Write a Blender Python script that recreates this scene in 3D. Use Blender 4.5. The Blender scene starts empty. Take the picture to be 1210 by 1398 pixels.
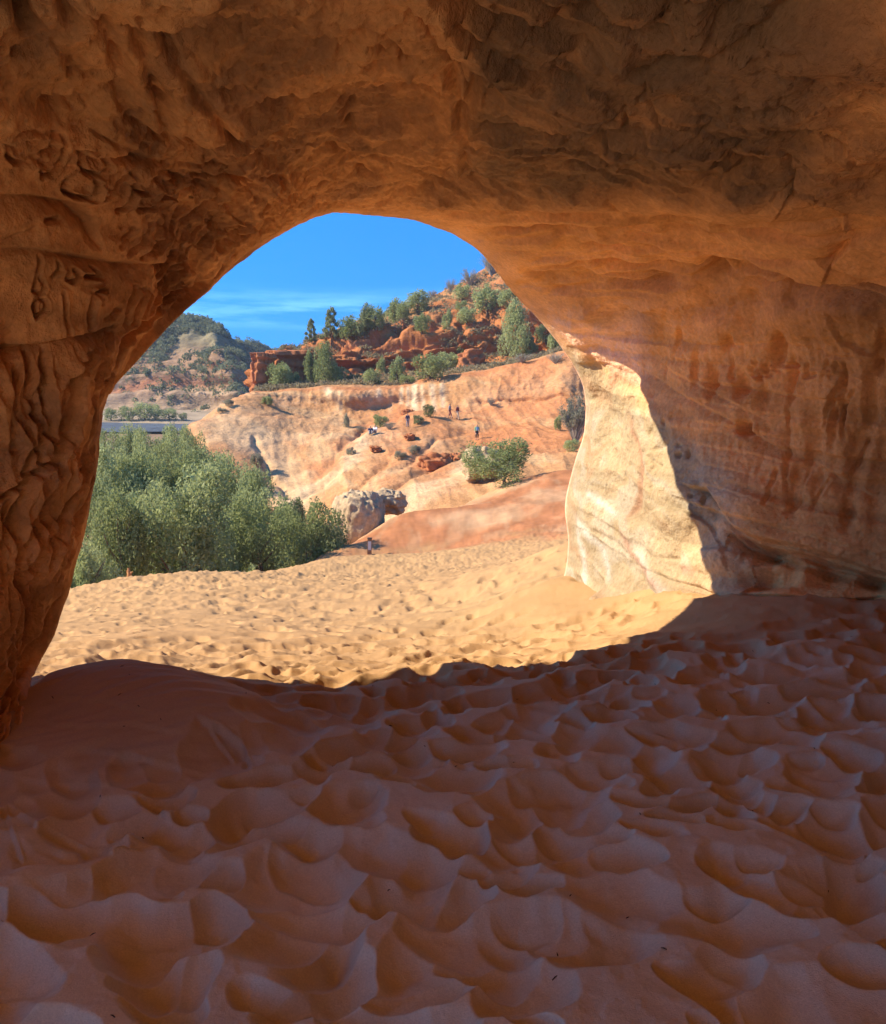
import bpy, bmesh, math, random
import numpy as np
from mathutils import Vector, Matrix

sc = bpy.context.scene
COL = sc.collection
rng = np.random.default_rng(7)

# ------------------------------------------------------------------ camera frame helpers
FPX, HOR, W0, H0 = 1100.0, 560.0, 1210.0, 1398.0
PIT = math.atan((H0/2-HOR)/FPX)
EYE = np.array([0, 0, 1.55])
FW = np.array([0, math.cos(PIT), -math.sin(PIT)])
UP = np.array([0, math.sin(PIT), math.cos(PIT)])
RT = np.array([1.0, 0, 0])

def at(px, py, Y):
    """world point at distance Y (metres north of the camera) seen in direction (px, py) of the photograph"""
    d = (px-W0/2)/FPX*RT + FW + (H0/2-py)/FPX*UP
    return EYE + d*(Y/d[1])

def proj(P):
    v = P-EYE
    z = v@FW
    z = np.where(np.abs(z) < 1e-3, 1e-3, z)
    return W0/2+FPX*(v@RT)/z, H0/2-FPX*(v@UP)/z, z

# ------------------------------------------------------------------ noise
_G = np.array([[1,1,0],[-1,1,0],[1,-1,0],[-1,-1,0],[1,0,1],[-1,0,1],[1,0,-1],[-1,0,-1],
               [0,1,1],[0,-1,1],[0,1,-1],[0,-1,-1],[1,1,0],[-1,1,0],[0,-1,1],[0,-1,-1]], dtype=np.float32)

def _hash(i, j, k, seed):
    h = (i*np.int64(374761393) + j*np.int64(668265263) + k*np.int64(2147483647) + np.int64(seed)*np.int64(1274126177)) & np.int64(0xffffffff)
    h = ((h ^ (h >> 13))*np.int64(1274126177)) & np.int64(0xffffffff)
    h = ((h ^ (h >> 15))*np.int64(2246822519)) & np.int64(0xffffffff)
    return (h ^ (h >> 16)) & 15

def noise(P, seed=0):
    P = np.asarray(P, dtype=np.float64)
    I = np.floor(P).astype(np.int64)
    f = (P-I).astype(np.float32)
    u = f*f*f*(f*(f*6-15)+10)
    r = np.zeros(len(P), np.float32)
    for a in (0, 1):
        wx = u[:, 0] if a else 1-u[:, 0]
        for b in (0, 1):
            wy = u[:, 1] if b else 1-u[:, 1]
            for c in (0, 1):
                wz = u[:, 2] if c else 1-u[:, 2]
                g = _G[_hash(I[:, 0]+a, I[:, 1]+b, I[:, 2]+c, seed)]
                d = g[:, 0]*(f[:, 0]-a)+g[:, 1]*(f[:, 1]-b)+g[:, 2]*(f[:, 2]-c)
                r += wx*wy*wz*d
    return r

def fbm(P, octv=4, seed=0, gain=0.5, lac=2.03):
    P = np.asarray(P, dtype=np.float64)
    r = 0; a = 1.0
    for o in range(octv):
        r = r + a*noise(P*(lac**o)+o*17.3, seed+o)
        a *= gain
    return r

def ridged(P, octv=4, seed=0, gain=0.5, lac=2.03):
    r = 0; a = 1.0
    P = np.asarray(P, dtype=np.float64)
    for o in range(octv):
        n = 1-np.abs(noise(P*(lac**o)+o*11.7, seed+o))*1.7
        r = r + a*np.clip(n, 0, 1)**2
        a *= gain
    return r-0.9

def smooth(a, b, x):
    t = np.clip((x-a)/(b-a), 0, 1)
    return t*t*(3-2*t)

# ------------------------------------------------------------------ object helpers
def tag(o, label=None, cat=None, group=None, kind=None):
    if label: o['label'] = label
    if cat: o['category'] = cat
    if group: o['group'] = group
    if kind: o['kind'] = kind
    return o

def mesh_obj(name, V, faces, mat=None, parent=None, cols=None, smooth_=True):
    """V (n,3), faces (m,3|4) arrays -> linked mesh object; cols (n,3|4) point colour called tint"""
    me = bpy.data.meshes.new(name)
    V = np.asarray(V, np.float32); faces = np.asarray(faces, np.int32)
    k = faces.shape[1]
    me.vertices.add(len(V)); me.vertices.foreach_set('co', V.ravel())
    me.loops.add(faces.size); me.loops.foreach_set('vertex_index', faces.ravel())
    me.polygons.add(len(faces))
    me.polygons.foreach_set('loop_start', np.arange(0, faces.size, k, dtype=np.int32))
    try: me.polygons.foreach_set('loop_total', np.full(len(faces), k, np.int32))
    except Exception: pass
    me.polygons.foreach_set('use_smooth', np.full(len(faces), smooth_, bool))
    me.update(calc_edges=True); me.validate()
    if cols is not None:
        c = np.ones((len(V), 4), np.float32); c[:, :cols.shape[1]] = cols
        a = me.color_attributes.new('tint', 'FLOAT_COLOR', 'POINT')
        a.data.foreach_set('color', c.ravel())
    if mat: me.materials.append(mat)
    o = bpy.data.objects.new(name, me)
    COL.objects.link(o)
    if parent: o.parent = parent
    return o

def empty(name, loc):
    o = bpy.data.objects.new(name, None); COL.objects.link(o)
    o.location = loc; o.empty_display_size = 0.2
    return o

def grid_faces(r, c, wrap=False):
    i = np.arange(r-1)[:, None]; j = np.arange(c if wrap else c-1)[None, :]
    j2 = (j+1) % c
    a = i*c+j; b = i*c+j2; d = (i+1)*c+j; e = (i+1)*c+j2
    return np.stack([a, b, e, d], -1).reshape(-1, 4)

def grid_normals(G):
    du = np.gradient(G, axis=1); dv = np.gradient(G, axis=0)
    n = np.cross(du, dv)
    return n/np.maximum(np.linalg.norm(n, axis=2, keepdims=True), 1e-9)

def crom(A, n_per, axis):
    """Catmull-Rom along axis, n_per samples for each interval"""
    A = np.moveaxis(np.asarray(A, float), axis, 0)
    n = len(A); out = []
    for i in range(n-1):
        p0, p1, p2, p3 = A[max(i-1, 0)], A[i], A[i+1], A[min(i+2, n-1)]
        t = np.linspace(0, 1, n_per[i], endpoint=False).reshape((-1,)+(1,)*(A.ndim-1))
        m1 = (p2-p0)*0.5; m2 = (p3-p1)*0.5
        out.append((2*t**3-3*t**2+1)*p1+(t**3-2*t**2+t)*m1+(-2*t**3+3*t**2)*p2+(t**3-t**2)*m2)
    out.append(A[-1:])
    return np.moveaxis(np.concatenate(out, 0), 0, axis)

# ------------------------------------------------------------------ materials
def nodes_of(m):
    m.use_nodes = True
    nt = m.node_tree; nt.nodes.clear()
    return nt, nt.nodes, nt.links

def surf_mat(name, base=None, var=0.25, vscale=3.0, bumps=((20, 0.3, 0.02),), rough=0.9, speck=None, spec=0.12, stretch=(1, 1, 1)):
    """mineral surface: tint attribute (or a plain base) varied by noise, and bump layers (scale, strength, distance)"""
    m = bpy.data.materials.new(name)
    nt, N, L = nodes_of(m)
    out = N.new('ShaderNodeOutputMaterial'); b = N.new('ShaderNodeBsdfPrincipled')
    L.new(b.outputs[0], out.inputs[0])
    b.inputs['Roughness'].default_value = rough
    b.inputs['Specular IOR Level'].default_value = spec
    tc = N.new('ShaderNodeTexCoord')
    mp = N.new('ShaderNodeMapping'); mp.inputs['Scale'].default_value = stretch
    L.new(tc.outputs['Object'], mp.inputs[0])
    if base is None:
        at_ = N.new('ShaderNodeAttribute'); at_.attribute_name = 'tint'; colsock = at_.outputs['Color']
    else:
        rgb = N.new('ShaderNodeRGB'); rgb.outputs[0].default_value = (*base, 1); colsock = rgb.outputs[0]
    def vary(colsock, scale, amt, detail=8):
        nz = N.new('ShaderNodeTexNoise'); nz.inputs['Scale'].default_value = scale
        nz.inputs['Detail'].default_value = detail; nz.inputs['Roughness'].default_value = 0.62
        L.new(mp.outputs[0], nz.inputs['Vector'])
        mr = N.new('ShaderNodeMapRange')
        mr.inputs['From Min'].default_value = 0.28; mr.inputs['From Max'].default_value = 0.72
        mr.inputs['To Min'].default_value = 1-amt; mr.inputs['To Max'].default_value = 1+amt
        L.new(nz.outputs['Fac'], mr.inputs['Value'])
        mx = N.new('ShaderNodeVectorMath'); mx.operation = 'SCALE'
        L.new(colsock, mx.inputs[0]); L.new(mr.outputs[0], mx.inputs['Scale'])
        return mx.outputs[0]
    colsock = vary(colsock, vscale, var)
    if speck: colsock = vary(colsock, speck[0], speck[1], 2)
    L.new(colsock, b.inputs['Base Color'])
    nrm = None
    for s, st, dist in bumps:
        nz = N.new('ShaderNodeTexNoise'); nz.inputs['Scale'].default_value = s
        nz.inputs['Detail'].default_value = 5; nz.inputs['Roughness'].default_value = 0.6
        L.new(mp.outputs[0], nz.inputs['Vector'])
        bp = N.new('ShaderNodeBump'); bp.inputs['Strength'].default_value = st; bp.inputs['Distance'].default_value = dist
        L.new(nz.outputs['Fac'], bp.inputs['Height'])
        if nrm: L.new(nrm, bp.inputs['Normal'])
        nrm = bp.outputs[0]
    if nrm: L.new(nrm, b.inputs['Normal'])
    return m

def leaf_mat(name, c1, c2):
    m = bpy.data.materials.new(name)
    nt, N, L = nodes_of(m)
    out = N.new('ShaderNodeOutputMaterial')
    at_ = N.new('ShaderNodeAttribute'); at_.attribute_name = 'tint'
    sep = N.new('ShaderNodeSeparateColor'); L.new(at_.outputs['Color'], sep.inputs[0])
    oi = N.new('ShaderNodeObjectInfo')
    ad = N.new('ShaderNodeMath'); ad.operation = 'MULTIPLY_ADD'; ad.inputs[1].default_value = 0.7; ad.inputs[2].default_value = -0.35
    L.new(oi.outputs['Random'], ad.inputs[0])
    a2 = N.new('ShaderNodeMath'); a2.operation = 'ADD'; a2.use_clamp = True
    L.new(ad.outputs[0], a2.inputs[0]); L.new(sep.outputs[0], a2.inputs[1])
    mx = N.new('ShaderNodeMix'); mx.data_type = 'RGBA'
    mx.inputs['A'].default_value = (*c1, 1); mx.inputs['B'].default_value = (*c2, 1)
    L.new(a2.outputs[0], mx.inputs['Factor'])
    d = N.new('ShaderNodeBsdfDiffuse'); t = N.new('ShaderNodeBsdfTranslucent')
    L.new(mx.outputs['Result'], d.inputs[0]); L.new(mx.outputs['Result'], t.inputs[0])
    ms = N.new('ShaderNodeMixShader'); ms.inputs[0].default_value = 0.45
    L.new(d.outputs[0], ms.inputs[1]); L.new(t.outputs[0], ms.inputs[2])
    L.new(ms.outputs[0], out.inputs[0])
    return m

M = {}
M['cave'] = surf_mat('cave sandstone', None, 0.15, 2.2, ((9, 0.6, 0.06), (45, 0.7, 0.016), (190, 0.5, 0.005)), 0.92, (28, 0.14))
M['sand'] = surf_mat('sand', None, 0.10, 1.6, ((30, 0.25, 0.012), (260, 0.6, 0.004)), 0.95, (160, 0.10), 0.05)
M['hill'] = surf_mat('slickrock and red beds', None, 0.16, 0.35, ((0.9, 0.5, 0.5), (4.5, 0.6, 0.15)), 0.95, (2.2, 0.14), 0.05, (1, 1, 2.2))
M['far'] = surf_mat('far hillside', None, 0.2, 0.06, ((0.2, 0.6, 2.0), (0.9, 0.6, 0.6)), 0.95, (0.3, 0.2), 0.05, (1, 1, 3))
M['valley'] = surf_mat('valley floor', (0.26, 0.17, 0.10), 0.3, 0.2, ((0.8, 0.5, 0.3),), 0.95, (1.5, 0.2), 0.05)
M['road'] = surf_mat('asphalt', (0.085, 0.10, 0.12), 0.25, 0.15, ((2, 0.3, 0.05),), 0.85, (0.6, 0.2), 0.1)
M['red_rock'] = surf_mat('red boulder rock', (0.37, 0.14, 0.06), 0.25, 0.8, ((2, 0.6, 0.15), (8, 0.5, 0.05)), 0.95, (5, 0.15), 0.05)
M['pale_rock'] = surf_mat('pale boulder rock', (0.44, 0.31, 0.185), 0.2, 0.8, ((1.6, 0.6, 0.2), (7, 0.7, 0.06)), 0.95, (4, 0.22), 0.05)
M['bark'] = surf_mat('bark', (0.16, 0.11, 0.08), 0.3, 5, ((14, 0.6, 0.03),), 0.95)
M['grey_twig'] = surf_mat('grey twigs', (0.36, 0.32, 0.26), 0.2, 5, ((14, 0.3, 0.03),), 0.95)
M['dead'] = surf_mat('dead wood', (0.42, 0.20, 0.08), 0.3, 6, ((20, 0.6, 0.02),), 0.9)
M['twig'] = surf_mat('dark twig', (0.05, 0.03, 0.02), 0.3, 20, ((60, 0.4, 0.004),), 0.9)
M['leaf'] = leaf_mat('juniper foliage', (0.225, 0.26, 0.10), (0.44, 0.475, 0.22))
M['leaf_dark'] = leaf_mat('dark foliage', (0.14, 0.17, 0.075), (0.31, 0.33, 0.165))
M['leaf_grey'] = leaf_mat('grey foliage', (0.24, 0.23, 0.16), (0.40, 0.39, 0.28))
M['leaf_far'] = leaf_mat('far foliage', (0.10, 0.115, 0.07), (0.22, 0.24, 0.14))
M['scrub'] = leaf_mat('dry scrub', (0.16, 0.13, 0.075), (0.34, 0.29, 0.17))
M['post'] = surf_mat('brown post', (0.30, 0.165, 0.085), 0.15, 8, ((30, 0.3, 0.01),), 0.7)
M['sign_white'] = surf_mat('pale sticker', (0.62, 0.58, 0.52), 0.1, 8, ((30, 0.1, 0.004),), 0.6)
M['skin'] = surf_mat('skin', (0.50, 0.30, 0.21), 0.06, 8, ((40, 0.1, 0.004),), 0.6)
M['hair'] = surf_mat('hair', (0.05, 0.03, 0.02), 0.15, 20, ((80, 0.3, 0.006),), 0.6)
def cloth(name, c): return surf_mat(name, c, 0.12, 6, ((30, 0.3, 0.01),), 0.85)
M['green'] = cloth('green shirt cloth', (0.22, 0.36, 0.20))
M['blue'] = cloth('light blue cloth', (0.25, 0.45, 0.60))
M['black'] = cloth('black cloth', (0.02, 0.02, 0.025))
M['maroon'] = cloth('maroon cloth', (0.20, 0.06, 0.05))
M['grey_cloth'] = cloth('grey cloth', (0.22, 0.22, 0.24))
M['tan_cloth'] = cloth('tan cloth', (0.48, 0.36, 0.25))
M['white_cloth'] = cloth('white cloth', (0.72, 0.72, 0.72))
M['navy'] = cloth('navy cloth', (0.04, 0.05, 0.09))

# ------------------------------------------------------------------ strokes carved into the rock
def poly_dist(px, py, poly):
    """distance, signed side (positive to the right-hand side of travel in image sense) and 0..1 run along a polyline"""
    best = np.full(px.shape, 1e9, np.float32); side = np.zeros_like(best); run = np.zeros_like(best)
    segs = np.array(poly, float)
    ln = np.hypot(*(segs[1:]-segs[:-1]).T); tot = ln.sum(); acc = 0
    for i in range(len(segs)-1):
        ax, ay = segs[i]; bx, by = segs[i+1]
        dx, dy = bx-ax, by-ay
        t = np.clip(((px-ax)*dx+(py-ay)*dy)/max(dx*dx+dy*dy, 1e-6), 0, 1)
        qx, qy = px-(ax+t*dx), py-(ay+t*dy)
        d = np.hypot(qx, qy)
        s = (dx*qy-dy*qx)/max(ln[i], 1e-6)
        m = d < best
        best = np.where(m, d, best); side = np.where(m, s, side); run = np.where(m, (acc+t*ln[i])/tot, run)
        acc += ln[i]
    return best, side, run

class Carver:
    def __init__(self, px, py, wob=None):
        self.px, self.py = px, py
        self.d = np.zeros(px.shape, np.float32)
    def _sel(self, poly, pad):
        p = np.array(poly, float)
        return np.nonzero((self.px > p[:, 0].min()-pad) & (self.px < p[:, 0].max()+pad) & (self.py > p[:, 1].min()-pad) & (self.py < p[:, 1].max()+pad))[0]
    def crack(self, poly, w, depth):
        s = self._sel(poly, 4*w)
        if not len(s): return
        d, _, r = poly_dist(self.px[s], self.py[s], poly)
        w = max(w, 2.3)
        taper = np.clip(np.minimum(r, 1-r)*8+0.15, 0, 1)
        self.d[s] -= depth*taper*np.exp(-(d/w)**2)
    def groove(self, poly, w, depth):          # trough with a raised lip, as a finger drawn through soft rock leaves
        s = self._sel(poly, 5*w)
        if not len(s): return
        d, _, r = poly_dist(self.px[s], self.py[s], poly)
        taper = np.clip(np.minimum(r, 1-r)*8+0.25, 0, 1)
        self.d[s] += taper*depth*(-np.exp(-(d/w)**2)+0.3*np.exp(-((d-1.7*w)/(0.7*w))**2))
    def ledge(self, poly, w, depth, flip=1):   # the rock steps back on one side of the line and eases out again
        s = self._sel(poly, 4*w)
        if not len(s): return
        d, sd, r = poly_dist(self.px[s], self.py[s], poly)
        sd = sd*flip
        taper = smooth(0, 0.12, r)*smooth(0, 0.12, 1-r)
        inside = np.abs(np.abs(sd)-d) < 1.5
        prof = smooth(-1.5, 3.2, sd)*np.exp(-np.clip(sd, 0, None)/w)
        self.d[s] -= depth*taper*prof*inside
    def pit(self, x, y, rx, ry, depth, ang=0):
        R = max(rx, ry)*2.2
        s = np.nonzero((np.abs(self.px-x) < R) & (np.abs(self.py-y) < R))[0]
        if not len(s): return
        ca, sa = math.cos(ang), math.sin(ang)
        u = ((self.px[s]-x)*ca+(self.py[s]-y)*sa)/rx; v = (-(self.px[s]-x)*sa+(self.py[s]-y)*ca)/ry
        r2 = u*u+v*v
        self.d[s] -= depth*np.exp(-r2**1.5)

def stroke_mask(px, py, poly, w):
    d, _, r = poly_dist(px, py, poly)
    return np.exp(-(d/w)**2)*np.clip(np.minimum(r, 1-r)*6+0.1, 0, 1)

# ================================================================== THE CAVE (one shell of rock: outer cliff -> lip -> inside)
NC = 1450
uu = np.linspace(0, 15, NC)

def pch(u, pts):
    """smooth monotone-ish interpolation of rows (u, x, y, z)"""
    pts = np.array(pts, float); x = pts[:, 0]; Yv = pts[:, 1:]
    h = np.diff(x)[:, None]; dl = np.diff(Yv, axis=0)/h
    m = np.zeros_like(Yv)
    m[1:-1] = (dl[:-1]*h[1:]+dl[1:]*h[:-1])/(h[1:]+h[:-1])
    m[0], m[-1] = dl[0], dl[-1]
    i = np.clip(np.searchsorted(x, u, side='right')-1, 0, len(x)-2)
    t = ((u-x[i])/(x[i+1]-x[i]))[:, None]; hh = h[i]
    return (2*t**3-3*t**2+1)*Yv[i]+(t**3-2*t**2+t)*hh*m[i]+(-2*t**3+3*t**2)*Yv[i+1]+(t**3-t**2)*hh*m[i+1]

def rib_px(rows): return pch(uu, [(r[0], *at(*r[1:])) for r in rows])
def rib_w(rows): return pch(uu, rows)

lip = rib_px([(0,-6,1140,3.0),(.35,14,1080,3.25),(.7,36,975,3.7),(1,52,912,4.1),(1.3,72,862,4.25),(1.6,90,800,4.35),(2,105,745,4.42),
  (2.5,118,680,4.5),(3,130,610,4.6),(3.5,150,540,4.72),(4,190,490,4.85),(4.5,245,433,5.25),(5,290,391,5.75),(5.5,330,352,6.15),(6,380,318,6.55),
  (6.5,425,296,6.85),(7,465,288,7.15),(7.5,515,292,7.45),(8,560,296,7.75),(8.5,600,308,8.0),(9,640,325,8.1),(9.5,668,345,8.3),(10,690,372,8.55),
  (11,716,405,9.05),(11.5,755,450,9.45),(12,788,500,9.6),(12.5,803,540,9.65),(13,803,590,9.7),(13.5,792,630,9.75),(14,779,690,9.8),(14.5,783,752,9.7),(14.8,774,800,9.65),(15,752,842,9.5)])
rib1 = rib_px([(0,-20,1150,2.92),(1,0,905,3.75),(2,50,745,4.0),(3,70,600,4.1),(4,110,440,4.1),(5,190,270,4.4),(6,360,180,5.0),(7,540,170,5.2),(8,690,190,5.3),
  (9,840,240,5.4),(10,930,330,6.3),(11,960,398,7.1),(12,900,480,8.15),(13,935,600,7.6),(14,960,700,7.1),(15,985,842,6.55)])
rib2 = rib_px([(0,-80,1150,2.85),(1,-80,920,3.3),(2,-80,740,3.45),(3,-80,600,3.5),(4,-80,400,3.5),(5,-80,120,3.1),(6,120,-70,2.7),(7,480,-70,2.95),(8,800,-70,3.0),
  (9,1150,-70,2.95),(10,1290,230,4.2),(11,1290,390,5.2),(12,1290,470,5.6),(13,1290,570,5.75),(14,1290,710,5.85),(15,1290,868,5.7)])
rib2b = rib_w([(0,-2.5,1.75,-.25),(1,-2.62,1.7,.6),(2,-2.66,1.7,1.1),(3,-2.6,1.7,1.6),(4,-2.3,1.65,2.2),(5,-1.7,1.65,2.85),(6,-.4,1.7,3.2),(7,.7,1.75,3.35),(8,1.8,1.85,3.3),(9,3.1,2.1,3.15),(10,4.7,3.1,2.75),(11,5.65,3.9,2.34),(12,5.75,4.3,1.8),(13,5.8,4.35,1.3),(14,5.75,4.35,.6),(15,5.55,4.3,-.3)])
rib3 = rib_w([(0,-3.0,.45,2.5),(1,-3.0,.45,2.55),(2,-2.9,.45,2.6),(3,-2.7,.5,2.7),(4,-2.3,.6,2.8),(5,-1.7,1.0,2.9),(6,-.6,1,3.25),(7,.6,1,3.4),(8,1.8,1,3.35),
  (9,3,1.4,3.1),(10,4.5,2.4,2.7),(11,5.5,3,2.3),(12,5.9,3.3,1.8),(13,6,3.4,1.3),(14,5.9,3.4,.6),(15,5.6,3.4,-.3)])  # left edge raised: an added, unseen side opening that brightens the floor
r4 = rib3.copy(); r4[:, 0] = 0.6+(r4[:, 0]-0.6)*1.05; r4[:, 1] -= 3.6; r4[:, 2] += np.interp(uu, [0, 3.5, 5, 15], [.9, .6, 0, 0])
r5 = r4.copy(); r5[:, 0] = 1+(r5[:, 0]-1)*.95; r5[:, 1] -= 3
r6 = r5.copy(); r6[:, 0] = 1+(r6[:, 0]-1)*.3; r6[:, 2] = .3+(r6[:, 2]-.3)*.1; r6[:, 1] -= .8
outd = pch(uu, [(0,-1,0,0),(2,-1,0,.05),(4,-.9,0,.3),(5,-.7,0,.7),(6,-.35,0,.95),(7,-.1,0,1),(9,0,0,1),(10,.25,0,1),(11,.6,0,.8),(12,.95,0,.3),(13,1,0,.05),(15,1,0,0)])
ysl = np.interp(uu, [0, 9, 11.2, 12, 15], [1, 1, 1, 0, 0])[:, None]*np.array([0, 1, 0])
ypl = np.interp(uu, [0, 11.2, 11.8, 12.5, 15], [0, 0, .5, 1, 1])[:, None]*np.array([0, 1, 0])
o1 = lip+outd*.45-ysl*.06+ypl*.35
pil = np.interp(uu, [0, 4.2, 5.6, 15], [0, 0, 1, 1])[:, None]     # 0: left wall kept slim so light reaches the added side opening, 1: the bulk of the cliff
o2 = lip+outd*(.8+2.4*pil)-ysl*(.9+1.0*pil)+ypl*1.0
o3 = lip+outd*(.9+8.1*pil)-ysl*(2.0+3.2*pil)+ypl*1.6
o4 = lip+outd*(.8+8.2*pil)-np.array([0, 1, 0])*(2.5+4*pil)
ribs = [o4, o3, o2, o1, lip, rib1, rib2, rib2b, rib3, r4, r5, r6]
per = [6, 10, 10, 14, 190, 190, 22, 16, 14, 10, 6]
G = crom(np.stack(ribs, 0), per, 0)
R = G.shape[0]
row_lip = sum(per[:4])
nrm = grid_normals(G)
mid = nrm[row_lip+100, NC//2]
if mid[2] > 0: nrm = -nrm                       # the ceiling's normal must look down, into the cave
P = G.reshape(-1, 3); Nn = nrm.reshape(-1, 3)
px, py, pz = proj(P)
rowi = np.repeat(np.arange(R), NC)
vis = (pz > .5) & (rowi >= row_lip-2)
px = np.where(vis, px, -9999); py = np.where(vis, py, -9999)
u_ = np.tile(uu, R)

inner = smooth(row_lip-1, row_lip+27, rowi)      # no big relief right at the lip: its outline stays
rightw = smooth(11.0, 11.6, u_)                  # the right-hand wall
leftw = 1-smooth(4.0, 5.6, u_)                   # the left-hand wall
ceil_ = (1-rightw)*(1-leftw)
D = np.zeros(len(P), np.float32)
D += fbm(P*0.75, 3, 3)*0.16*inner
D += fbm(P*2.2, 4, 11)*0.045*(0.12+.88*inner)*(1-.55*rightw)
D += (fbm(P*8, 4, 13, .6)*0.024+np.tanh(fbm(P*5, 3, 15)*5)*.010)*(.2+.8*inner)*(1-.6*leftw)*(1-.55*rightw)*(1-.55*smooth(600, 680, px)*ceil_)
rough_left = np.clip(leftw+smooth(640, 380, px)*ceil_, 0, 1)
D += ridged(P*np.array([3.2, 3.2, 4.6]), 4, 23)*0.026*rough_left*(1-.65*leftw)*(0.15+.85*inner)
# tilted bedding: thin ledges that run through ceiling and walls
bed = P[:, 2]*1.0+0.10*P[:, 0]-0.06*P[:, 1]+0.10*fbm(P*0.6, 3, 31)
st = noise(np.stack([bed*9, P[:, 0]*.25, P[:, 1]*.25], 1), 41)
D += np.tanh(st*5)*0.018*inner*(0.25+0.75*smooth(0.0, .25, noise(P*0.5, 44)+.12))*(1-.6*leftw)
# finger-worn flutes that run down the walls
wallc = np.where(rightw > .5, P[:, 0]*.75-P[:, 1]*.65, P[:, 1])
fl = ridged(np.stack([wallc*5.0+0.5*P[:, 2], wallc*0+3, P[:, 2]*1.1], 1)+0.12*noise(P*3, 55)[:, None], 3, 51)
zr = smooth(0.75, 1.2, P[:, 2])*smooth(2.45, 2.05, P[:, 2])*smooth(885, 980, px)
D += fl*0.034*(leftw*smooth(2.3, 1.9, P[:, 2])*(0.2+.8*inner)+rightw*zr*.65)

letm = leftw*smooth(330, 290, px)*smooth(175, 195, py)*smooth(480, 455, py)
D *= 1-.55*letm
def plates(F, e=.93):                               # slabs that have flaked off in sheets, crisp broken edges
    fl_ = np.floor(F); return fl_+smooth(e, 1, F-fl_)
upw = np.clip(ceil_+rightw*smooth(440, 405, py), 0, 1)*(vis)
D += upw*(.25+.75*inner)*(.030*plates(fbm(P*np.array([.8, 1.5, 1.6]), 4, 33, .45)*3.2)+.014*plates(fbm(P*np.array([1.6, 3.4, 3.2])+7, 4, 35, .5)*3.0))*(1-.55*smooth(265, 290, py)*smooth(540, 620, px))
bandm = smooth(275, 298, py)*smooth(425, 400, py)*smooth(560, 640, px)
D *= 1-.7*bandm
C = Carver(px, py)
cr, ld, gv, pt = C.crack, C.ledge, C.groove, C.pit
# --- ceiling: folded dark ledges
ld([(540,-20),(600,25),(650,50),(720,75),(790,98),(835,112)], 34, .06, -1)
ld([(600,40),(660,78),(720,105),(770,120),(805,130)], 20, .05, -1)
ld([(690,-10),(760,15),(830,35),(890,50),(940,70)], 30, .055, -1)
ld([(835,112),(880,117),(950,106),(1010,84),(1080,52),(1150,5)], 24, .055, -1)
ld([(620,-20),(700,10),(790,50),(860,75),(930,85)], 22, .05, -1)
ld([(960,80),(1040,40),(1110,-20)], 26, .07, -1)
for k, o in enumerate((0, 9, 17, 26, 36)): cr([(900-k*4,30+o),(930,38+o),(960,36+o),(995-k*3,24+o)], 2.2, .02)
cr([(560,30),(590,62),(618,102),(640,132),(690,140)], 4, .05); ld([(560,30),(590,62),(618,102),(640,132)], 12, .05, 1)
cr([(694,188),(712,203),(745,222),(800,231)], 3.2, .045)
cr([(1006,157),(1040,150),(1070,154),(1095,166)], 4.5, .06)
cr([(850,140),(858,170),(890,186),(945,190),(975,172)], 2.2, .018); cr([(882,152),(905,172),(948,180)], 2, .018)
cr([(822,172),(835,190),(870,200),(910,205),(960,203)], 1.8, .015); cr([(930,228),(975,218),(1020,205)], 2, .02)
ld([(1072,228),(1082,262),(1112,281),(1150,297),(1220,308)], 16, .06, 1)
ld([(1225,325),(1160,340),(1132,365),(1175,380),(1230,384)], 12, .05, 1)
cr([(1120,212),(1150,222)], 4, .03); cr([(880,118),(878,140),(868,148)], 2.5, .02)
for a in ([(610,120),(625,160),(640,190),(632,225),(650,245)], [(655,105),(640,150),(622,180)], [(620,225),(600,255),(575,275)]): gv(a, 7, .022)
ld([(690,278),(700,272),(760,280)], 7, .025, 1); cr([(825,282),(845,302)], 2, .02)
# bedding lines under the ceiling, above the right wall
for a, w, d in (([(560,295),(700,300),(850,312),(1000,325),(1210,345)], 9, .045), ([(640,320),(760,330),(900,342),(1060,352)], 7, .04), ([(788,352),(835,355),(890,358)], 3, .04),
                ([(765,365),(840,380),(930,386),(1010,378),(1040,368)], 8, .045), ([(690,372),(760,388),(860,400),(960,398)], 6, .04), ([(700,390),(800,404),(900,408)], 5, .035)):
    ld(a, w, d, -1)
ld([(930,378),(1000,366),(1060,372),(1120,388),(1230,402)], 20, .16, 1)
ld([(1000,395),(1080,400),(1150,412),(1230,420)], 14, .09, 1)
cr([(1120,398),(1170,403),(1220,412)], 3.5, .05)
ld([(1060,400),(1062,418),(1085,428),(1108,420)], 6, .015, -1)
ld([(1125,405),(1132,440),(1150,468),(1210,490)], 18, .025, -1)
# --- left ceiling
cr([(425,78),(480,70),(520,62),(560,50)], 3.5, .05); cr([(370,130),(415,133),(470,125)], 8, .07); pt(300,65,28,9,.05); pt(310,115,30,6,.05)
ld([(175,165),(235,190),(300,198),(360,202),(470,203),(610,206)], 9, .045, 1); cr([(262,243),(330,240),(420,236)], 2.5, .02); cr([(250,228),(320,222)], 2, .018)
for a, w, d in (([(95,20),(108,60),(130,85)], 9, .035), ([(150,50),(170,95),(182,130),(180,170)], 10, .035), ([(198,60),(210,110),(228,150),(232,182)], 9, .035), ([(215,45),(250,105),(290,150),(318,190)], 7, .03), ([(0,15),(40,45),(70,92)], 9, .04)):
    cr(a, w, d)
ld([(60,20),(66,70),(62,92)], 14, .06, 1); pt(62,82,12,12,.07)
ld([(-20,268),(60,272),(118,281),(140,300),(150,346)], 12, .05, 1)
ld([(-20,342),(60,340),(110,347),(170,358),(260,361)], 10, .04, 1)
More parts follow.
